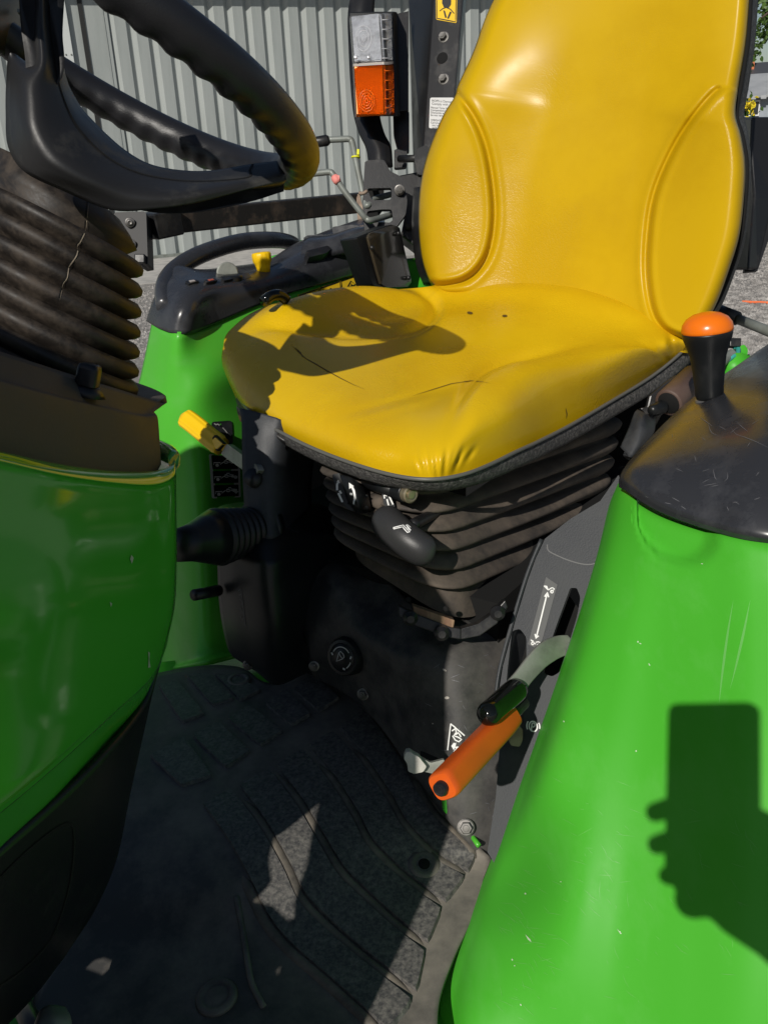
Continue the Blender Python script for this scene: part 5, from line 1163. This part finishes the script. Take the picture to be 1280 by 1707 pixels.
# lamp
lm = empty('indicator_lamp', D(625, 110, 1.58), 'rectangular side lamp, clear lens above and orange lens below', parent=TR)
def lampsec(y0, y1, xl0, xm0, xr0, xl1, xm1, xr1, ins=0):
    out = []
    for t in (0, .06, .5, .94, 1):
        y = y0 + (y1 - y0) * t; r = ins + (.004 if t in (0, 1) else 0)
        xl, xm, xr = xl0 + (xl1 - xl0) * t, xm0 + (xm1 - xm0) * t, xr0 + (xr1 - xr0) * t
        s_ = (xl - xm) / 60
        out.append([D(xl, y + 4, 1.60 + r), D(xl + 2, y + 3, 1.588 + r), D((xl + xm) / 2, y + 1.5, 1.572 + r), D(xm - 1, y, 1.559 + r), D(xm + 2, y, 1.558 + r), D((xr + xm) / 2, y, 1.568 + r), D(xr - 2, y - 1, 1.582 + r), D(xr, y - 1, 1.60 + r), D(xr - 4, y, 1.615 + r * .5), D(xl + 4, y + 4, 1.615 + r * .5)])
    return loft(out)
obj('clear_lens', lampsec(23, 104, 582, 631, 654, 588, 638, 656), m_clear, lm, sharp=35)
obj('amber_lens', lampsec(107, 192, 588, 638, 657, 592, 640, 659), m_amber, lm, sharp=35)
obj('divider', lampsec(103, 108, 588, 638, 656, 588, 638, 656), mat('pale_divider', (.4, .36, .32), .4), lm, smooth=False)
obj('reflector', plate([D(x, y, 1.588 + (x - 590) * -.0003) for x, y in [(586, 28), (632, 26), (637, 100), (591, 102)]], .004), m_refl, lm, smooth=False)
obj('reflector', plate([D(x, y, 1.592) for x, y in [(636, 26), (651, 26), (653, 100), (640, 100)]], .004), mat('grey_reflector', (.2, .2, .2), .4, .6), lm, smooth=False)
obj('amber_reflector', plate([D(x, y, 1.588 + (x - 590) * -.0003) for x, y in [(591, 110), (638, 109), (640, 188), (595, 190)]], .004), m_amberin, lm, smooth=False)
obj('amber_reflector', plate([D(x, y, 1.592) for x, y in [(641, 109), (655, 109), (656, 188), (642, 188)]], .004), mat('deep_amber', (.35, .22, .1), .35, .4), lm, smooth=False)
m_ridge = mat('lens_ridge', (.6, .6, .62), .15); m_ridgeo = mat('orange_lens_ridge', (.85, .16, .01), .2)
for i, y in enumerate((33, 49, 65, 81, 97)):
    obj('lens_rib', tube([D(637, y, 1.556), D(645, y, 1.5645), D(652, y - 1, 1.578)], .0009, 6), m_ridge, lm)
for i, y in enumerate((118, 134, 150, 165, 180)):
    obj('lens_rib', tube([D(642, y, 1.556), D(648, y, 1.5645), D(655, y - 1, 1.578)], .0009, 6), m_ridgeo, lm)
for r in (17, 11, 4):
    obj('lens_ring', tube([D(x, y, 1.5695 - (x - 607) * .0003) for x, y in circle_px(606, 64, r * .78, r * 1.25, 26)[:-1]], .0006, 6, closed=True), m_ridge, lm)
for r in (15, 11, 7, 3):
    obj('lens_ring', tube([D(x, y, 1.5695 - (x - 612) * .0003) for x, y in circle_px(611, 168, r * .85, r * 1.2, 24)[:-1]], .0006, 6, closed=True), m_ridgeo, lm)
for x in (593, 615): obj('lens_dimple', lathe(D(x, 95, 1.572), cam_f * -1, [(0, .004), (.001, .003)], 10), m_refl, lm)
obj('housing', loft([[D(x0, y, 1.602), D(x1, y - 1, 1.600), D(x1 + 6, y, 1.612), D(x1 + 7, y, 1.66), D(x0 + 2, y, 1.66)] for y, x0, x1 in ((20, 582, 655), (106, 588, 658), (194, 593, 660))]), m_black, lm, smooth=False, bevel=.002)
# hitch rods, cross bar and its bracket
r1 = empty('hitch_rod', D(590, 260, 1.6), 'bent grey rod with black grip and yellow cable tie', parent=TR)
obj('rod', tube(spline([D(548, 233, 1.62), D(570, 232, 1.62), D(582, 232, 1.62), D(587, 238, 1.62), D(592, 262, 1.615), D(600, 300, 1.61), D(608, 338, 1.605), D(614, 342, 1.60), D(625, 332, 1.63), D(655, 323, 1.66)], 5), .0056, 12), m_rod, r1)
obj('grip', tube([D(522, 237, 1.62), D(527, 237, 1.62), D(545, 234, 1.62), D(549, 233, 1.62)], [.007, .0095, .010, .007], 14), m_frame, r1)
obj('cable_tie', tube([D(593, 262, 1.615) + (cam_r * math.cos(a) + cam_f * math.sin(a) + cam_u * .15 * math.sin(a)) * .0068 for a in [i * .6283 for i in range(10)]], .0018, 8, closed=True), m_lime, r1)
obj('tie_tail', box(D(597, 254, 1.61), cam_r * .0022, cam_u * .005, cam_f * .003), m_lime, r1, smooth=False, bevel=.0008)
r2 = empty('hitch_rod', D(580, 320, 1.55), 'lower bent grey rod wrapped with pink tape', parent=TR)
obj('rod', tube(spline([D(500, 292, 1.55), D(535, 288, 1.55), D(550, 287, 1.55), D(556, 292, 1.55), D(575, 320, 1.555), D(600, 352, 1.56), D(610, 364, 1.565), D(620, 367, 1.57), D(652, 358, 1.62)], 5), .0054, 12), m_rod, r2)
obj('tape', tube([D(557, 293, 1.55), D(559, 297, 1.55), D(562, 302, 1.55), D(564, 305, 1.55)], [.0056, .0075, .0072, .0056], 10), m_pink, r2)
obj('tape_tail', box(D(563, 296, 1.545), cam_r * .003, cam_u * .0035, cam_f * .001), m_pink, r2, smooth=False)
cb = empty('cross_bar', D(430, 360, 1.8), 'long worn black square bar running behind the far fender', parent=TR)
def bar(name, a, b, hw, hh, mt, par):
    t = (b - a).normalized(); x, y, _ = frame(t, AZ); c = (a + b) / 2
    return obj(name, box(c, t * ((b - a).length / 2), x * hw, y * hh), mt, par, smooth=False, bevel=.003)
bar('bar', D(285, 370, 1.62), D(606, 337, 1.90), .02, .0195, m_bar, cb)
bar('stub', D(248, 378, 1.58), D(292, 369, 1.615), .024, .022, m_frame, cb)
obj('end_plate', plate([D(x, y, 1.86) for x, y in [(594, 325), (603, 320), (606, 365), (596, 368)]], .02), m_rust, cb, smooth=False)
obj('bracket', plate([D(x, y, 1.54) for x, y in rounded([(190, 354), (244, 352), (247, 440), (236, 442), (214, 430), (195, 400)], .12)], .04), m_matte, cb, bevel=.004, smooth=False)
obj('bracket_foot', box(D(238, 436, 1.55), cam_r * .009, cam_u * .008, cam_f * .02), m_black, cb, smooth=False, bevel=.002)
for i, (x, y) in enumerate(((217, 371), (219, 407))):
    p = D(x, y, 1.535); obj('screw_washer', lathe(p, EYE - p, [(0, .0085), (.0015, .0085), (.002, .007)], 20), m_steel, cb)
    obj('screw_head', lathe(p + (EYE - p).normalized() * .002, EYE - p, [(0, .0052), (.002, .005), (.003, .003), (.002, .0025)], 14), m_rust if i else m_steel, cb)
obj('fender_crank', tube(spline([D(598, 322, 1.60), D(606, 322, 1.60), D(612, 318, 1.6)], 3), .003, 8), m_rust, cb)
# ---------------------------------------------------------------- floor: platform, mat, pedal
fl_ = obj('floor_platform', gm(net([[Zp(x, y, .79) for x, y in r] for r in ([(150, 1120), (400, 1095), (640, 1150), (860, 1330)], [(60, 1300), (380, 1300), (700, 1350), (840, 1440)], [(0, 1560), (300, 1560), (600, 1560), (800, 1560)], [(-60, 1850), (260, 1850), (560, 1850), (780, 1850)])], 6, 6)), m_green_w, TR, solid=.01)
obj('platform_edge', tube(spline([Zp(x, y, .868) for x, y in [(610, 1168), (650, 1200), (690, 1250), (730, 1310), (770, 1370), (798, 1410)]], 4), .0028, 8), m_green_w, TR)
mt = empty('floor_mat', Zp(500, 1450, .85), 'dusty black rubber floor mat with long raised tread pads', 'floor mat')
ZM = [
 [(230, 1128, .875), (330, 1110, .880), (400, 1112, .880), (440, 1136, .880), (475, 1136, .880), (525, 1108, .880), (565, 1128, .880), (608, 1168, .880)],
 [(215, 1200, .878), (310, 1180, .880), (390, 1180, .880), (450, 1190, .880), (510, 1190, .880), (565, 1195, .880), (630, 1215, .880), (682, 1252, .880)],
 [(190, 1300, .880), (290, 1275, .880), (385, 1275, .880), (465, 1280, .880), (540, 1285, .880), (605, 1295, .880), (680, 1310, .879), (745, 1340, .878)],
 [(180, 1400, .872), (275, 1385, .876), (380, 1385, .878), (470, 1380, .878), (555, 1380, .876), (635, 1385, .874), (720, 1400, .870), (800, 1412, .868)],
 [(165, 1480, .860), (255, 1475, .862), (360, 1475, .866), (455, 1470, .866), (550, 1465, .864), (640, 1458, .860), (735, 1450, .858), (818, 1440, .860)],
 [(120, 1560, .842), (215, 1560, .842), (330, 1560, .846), (435, 1560, .850), (535, 1555, .850), (630, 1550, .850), (715, 1530, .850), (795, 1512, .852)],
 [(70, 1640, .836), (175, 1640, .836), (300, 1645, .840), (415, 1645, .845), (515, 1640, .846), (605, 1635, .846), (685, 1620, .847), (758, 1590, .848)],
 [(20, 1730, .834), (140, 1730, .834), (275, 1735, .838), (395, 1730, .843), (495, 1720, .845), (585, 1710, .845), (660, 1700, .846), (732, 1665, .847)],
 [(-40, 1830, .834), (100, 1830, .834), (250, 1830, .838), (375, 1830, .843), (475, 1820, .845), (565, 1810, .845), (645, 1790, .846), (728, 1750, .847)]]
mg = net([[Zp(x, y, z - .012) for x, y, z in r] for r in ZM], 8, 8)
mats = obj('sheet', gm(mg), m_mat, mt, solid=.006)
b_m = bvh(mats)
K = lambda x, y: (300 + x / 2.37, 1080 + y / 2.37)
Ln = [sp2([K(*p) for p in l], 8) for l in (
 [(730, 225), (800, 320), (880, 440), (930, 540), (1000, 650), (1090, 740), (1180, 835)],
 [(600, 310), (720, 440), (830, 600), (880, 690), (940, 760), (1030, 840), (1150, 905)],
 [(480, 375), (600, 520), (690, 660), (740, 760), (800, 830), (900, 920), (1060, 1035)],
 [(350, 455), (470, 610), (560, 760), (640, 890), (720, 970), (850, 1090), (990, 1200)],
 [(200, 535), (320, 690), (420, 860), (480, 990), (560, 1080), (720, 1220), (960, 1405)],
 [(60, 610), (170, 760), (260, 920), (340, 1080), (430, 1190), (600, 1340), (840, 1560)],
 [(225, 980), (250, 1150), (290, 1320), (360, 1420), (500, 1560), (640, 1700), (760, 1800)])]
def at2(l, t):
    i = min(int(t * (len(l) - 1)), len(l) - 2); f = t * (len(l) - 1) - i; return V((l[i][0] * (1 - f) + l[i + 1][0] * f, l[i][1] * (1 - f) + l[i + 1][1] * f))
def pad(A, B, ta, tb, ia=.10, ib=.10, h=.0045, n=48, m=10):
    G = []
    for i in range(n + 1):
        t = ta + (tb - ta) * i / n; a, b = at2(A, t), at2(B, t); row = []
        e = min(i, n - i)
        for j in range(m + 1):
            u = ia + (1 - ia - ib) * j / m
            p = a * (1 - u) + b * u
            # rounded pad ends
            q = drape(b_m, p.x, p.y, 0)[0]
            if q is None: return None
            hh = h if (0 < i < n and 0 < j < m) else -.001
            row.append(q + AZ * hh)
        G.append(row)
    for r in (G, ):
        # pull corners in
        for (i0, j0, i1, j1) in ((0, 0, 1, 1), (0, m, 1, m - 1), (n, 0, n - 1, 1), (n, m, n - 1, m - 1)):
            G[i0][j0] = G[i0][j0] * .75 + G[i1][j1] * .25; G[i0][j0].z = G[i1][j1].z - .004
    # tighten the outermost rings into a steep edge
    for i in range(n + 1):
        for (j, k) in ((1, 0), (m - 1, m)):
            z = G[i][j].z; G[i][j] = G[i][k] + (G[i][j] - G[i][k]) * .14; G[i][j].z = z
    for j in range(m + 1):
        for (i, k) in ((1, 0), (n - 1, n)):
            z = G[i][j].z; G[i][j] = G[k][j] + (G[i][j] - G[k][j]) * .3; G[i][j].z = z
    return G
for (a, b, ta, tb) in ((0, 1, .02, .985), (1, 2, .02, .985), (2, 3, .02, .985), (3, 4, .02, .985), (4, 5, .02, .985), (5, 6, .30, .98)):
    G = pad(Ln[a], Ln[b], ta, tb)
    if G: obj('tread_pad', gm(G), m_pad, mt, sharp=24)
for k, (l, ta) in enumerate(((Ln[1], .1), (Ln[2], .08), (Ln[3], .02), (Ln[4], .05), (Ln[5], .3), (Ln[0], .45))):
    P = []
    for i in range(41):
        q = at2(l, ta + (.985 - ta) * i / 40); p_ = drape(b_m, q.x, q.y, 0)[0]
        if p_ is not None: P.append(p_ - AZ * .003)
    if len(P) > 3: obj('raised_rib', tube(P, [.0066 * min(1, .3 + .25 * min(i, len(P) - 1 - i)) for i in range(len(P))], 10, ref=AZ), m_rib, mt)
UP = [[K(*p) for p in l] for l in (
 [(640, 205), (550, 265), (440, 170), (520, 95)], [(525, 270), (440, 320), (330, 225), (420, 160)], [(420, 335), (320, 400), (180, 285), (270, 225)], [(290, 415), (185, 490), (40, 350), (150, 290)],
 [(140, 515), (10, 560), (-130, 430), (20, 350)],
 [(225, 210), (130, 240), (20, 110), (110, 100)], [(330, 175), (240, 220), (130, 105), (215, 110)], [(110, 270), (10, 310), (-90, 150), (-10, 130)])]
for ql in UP:
    A = [ql[3], ql[0]]; B = [ql[2], ql[1]]
    G = pad(A, B, .03, .97, .04, .04, .0042, 14, 10)
    if G: obj('tread_pad', gm(G), m_pad, mt, sharp=24)
p, n = drape(b_m, 707, 1446, .0005); p = p + AZ * .0045
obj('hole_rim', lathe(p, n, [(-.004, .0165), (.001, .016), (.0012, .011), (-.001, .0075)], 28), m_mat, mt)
obj('hole', lathe(p, n, [(0, .0062), (.0004, .006)], 18), m_void, mt)
p, n = drape(b_m, 362, 1663, .0005)
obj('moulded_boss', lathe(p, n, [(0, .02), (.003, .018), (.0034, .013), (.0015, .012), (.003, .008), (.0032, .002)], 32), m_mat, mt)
p, n = drape(b_m, 399, 1136, .0005)
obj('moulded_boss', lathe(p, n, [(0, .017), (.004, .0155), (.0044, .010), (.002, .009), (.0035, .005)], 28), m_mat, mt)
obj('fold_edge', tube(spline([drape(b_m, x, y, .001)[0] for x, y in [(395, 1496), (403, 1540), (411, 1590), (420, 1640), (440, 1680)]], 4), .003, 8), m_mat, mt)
pdl = empty('clutch_pedal', D(92, 1690, .74), 'worn pedal plate at the foot of the pedestal', parent=TR)
obj('plate', gm(net([[D(58, 1705, .73), D(68, 1684, .74), D(84, 1675, .745), D(110, 1678, .745)], [D(54, 1725, .715), D(70, 1708, .72), D(92, 1702, .722), D(120, 1702, .73)], [D(50, 1780, .70), D(72, 1780, .70), D(96, 1780, .70), D(124, 1770, .71)]], 5, 5)), m_arm, pdl, solid=.006)
obj('arm', tube([D(80, 1760, .73), D(20, 1640, .86)], .009, 10), m_frame, pdl)

# ================================================================== PHOTOGRAPHER'S PHONE (its shadow falls on the near fender)
CC = lambda x, y, z: EYE + cam_r * x + cam_u * y + cam_f * z
ph = empty('phone', CC(-.025, -.055, -.006), 'dark phone held up to take the picture, seen only as a shadow on the fender', 'phone')
pq = []
for x, y in rounded([(-.063, .021), (.013, .021), (.013, -.122), (-.063, -.122)], .12, 5): pq.append(CC(x, y, -.002))
obj('case', plate(pq, .008, back=-cam_f), m_black, ph, smooth=False)
obj('screen', plate([CC(x, y, -.0102) for x, y in rounded([(-.061, .019), (.011, .019), (.011, -.120), (-.061, -.120)], .1, 4)], .0006, back=-cam_f), m_knob, ph, smooth=False)
hand = empty('person', CC(.1, -.25, -.1), 'bare hand and grey sleeved forearm holding the phone, seen only as a shadow', 'person')
J = [(.24, -.30, -.22, .040), (.15, -.235, -.11, .036), (.085, -.180, -.045, .032), (.045, -.150, -.022, .034), (.018, -.128, -.012, .030), (.018, -.098, -.008, .022)]
Fg = [(5, [(.020, -.076, .004, .0105), (-.012, -.071, .014, .0095), (-.045, -.070, .015, .0088), (-.070, -.074, .006, .0082)]),
      (5, [(.022, -.097, .006, .0105), (-.010, -.096, .015, .0098), (-.045, -.097, .015, .009), (-.068, -.100, .005, .0082)]),
      (4, [(.020, -.118, .006, .0105), (-.010, -.120, .014, .0095), (-.040, -.122, .014, .0088), (-.057, -.124, .006, .008)]),
      (4, [(.016, -.138, .004, .0098), (-.010, -.142, .012, .0085), (-.034, -.145, .012, .0115), (-.040, -.140, .006, .0105)]),
      (3, [(.030, -.135, -.026, .014), (.020, -.108, -.034, .0115), (.002, -.088, -.028, .010), (-.016, -.078, -.022, .009)])]
lumps = [tube(spline([CC(x, y, z) for x, y, z, r in J], 4), [r for q in spline([V((r, 0, 0)) for x, y, z, r in J], 4) for r in (q.x,)], 14)]
for k, ch in Fg:
    P = [J[k]] + ch
    lumps.append(tube(spline([CC(x, y, z) for x, y, z, r in P], 4), [min(q.x, .014) for q in spline([V((r, 0, 0)) for x, y, z, r in P], 4)], 12))
    x, y, z, r = ch[-1]; lumps.append(lathe(CC(x, y, z), CC(x, y, z) - CC(*ch[-2][:3]), [(r * math.sin(a), max(.0003, r * math.cos(a))) for a in (-1.5, -1, -.5, 0, .4, .8, 1.2, 1.5)], 12))
# the palm fills the space from the wrist to the roots of the fingers
lumps.append(tube([CC(.05, -.165, -.02), CC(.025, -.145, -.006), CC(-.005, -.135, .004), CC(-.03, -.128, .008)], [.030, .030, .026, .014], 14))
lumps.append(tube([CC(.045, -.155, -.02), CC(.03, -.12, -.008), CC(.022, -.085, -.002)], [.026, .026, .018], 14))
ho = obj('hand', join(*lumps), mat('skin', (.55, .33, .24), .5), hand)
rm = ho.modifiers.new('skin', 'REMESH'); rm.mode = 'VOXEL'; rm.voxel_size = .0028; rm.use_smooth_shade = True
sm_ = ho.modifiers.new('smooth', 'SMOOTH'); sm_.iterations = 4
obj('sleeve', tube(spline([CC(.135, -.225, -.09), CC(.18, -.255, -.15), CC(.28, -.33, -.27), CC(.40, -.42, -.42)], 5), [.042 + .002 * math.sin(i * 1.9) for i in range(16)], 16), mat('grey_sleeve', (.12, .13, .15), .9), hand)
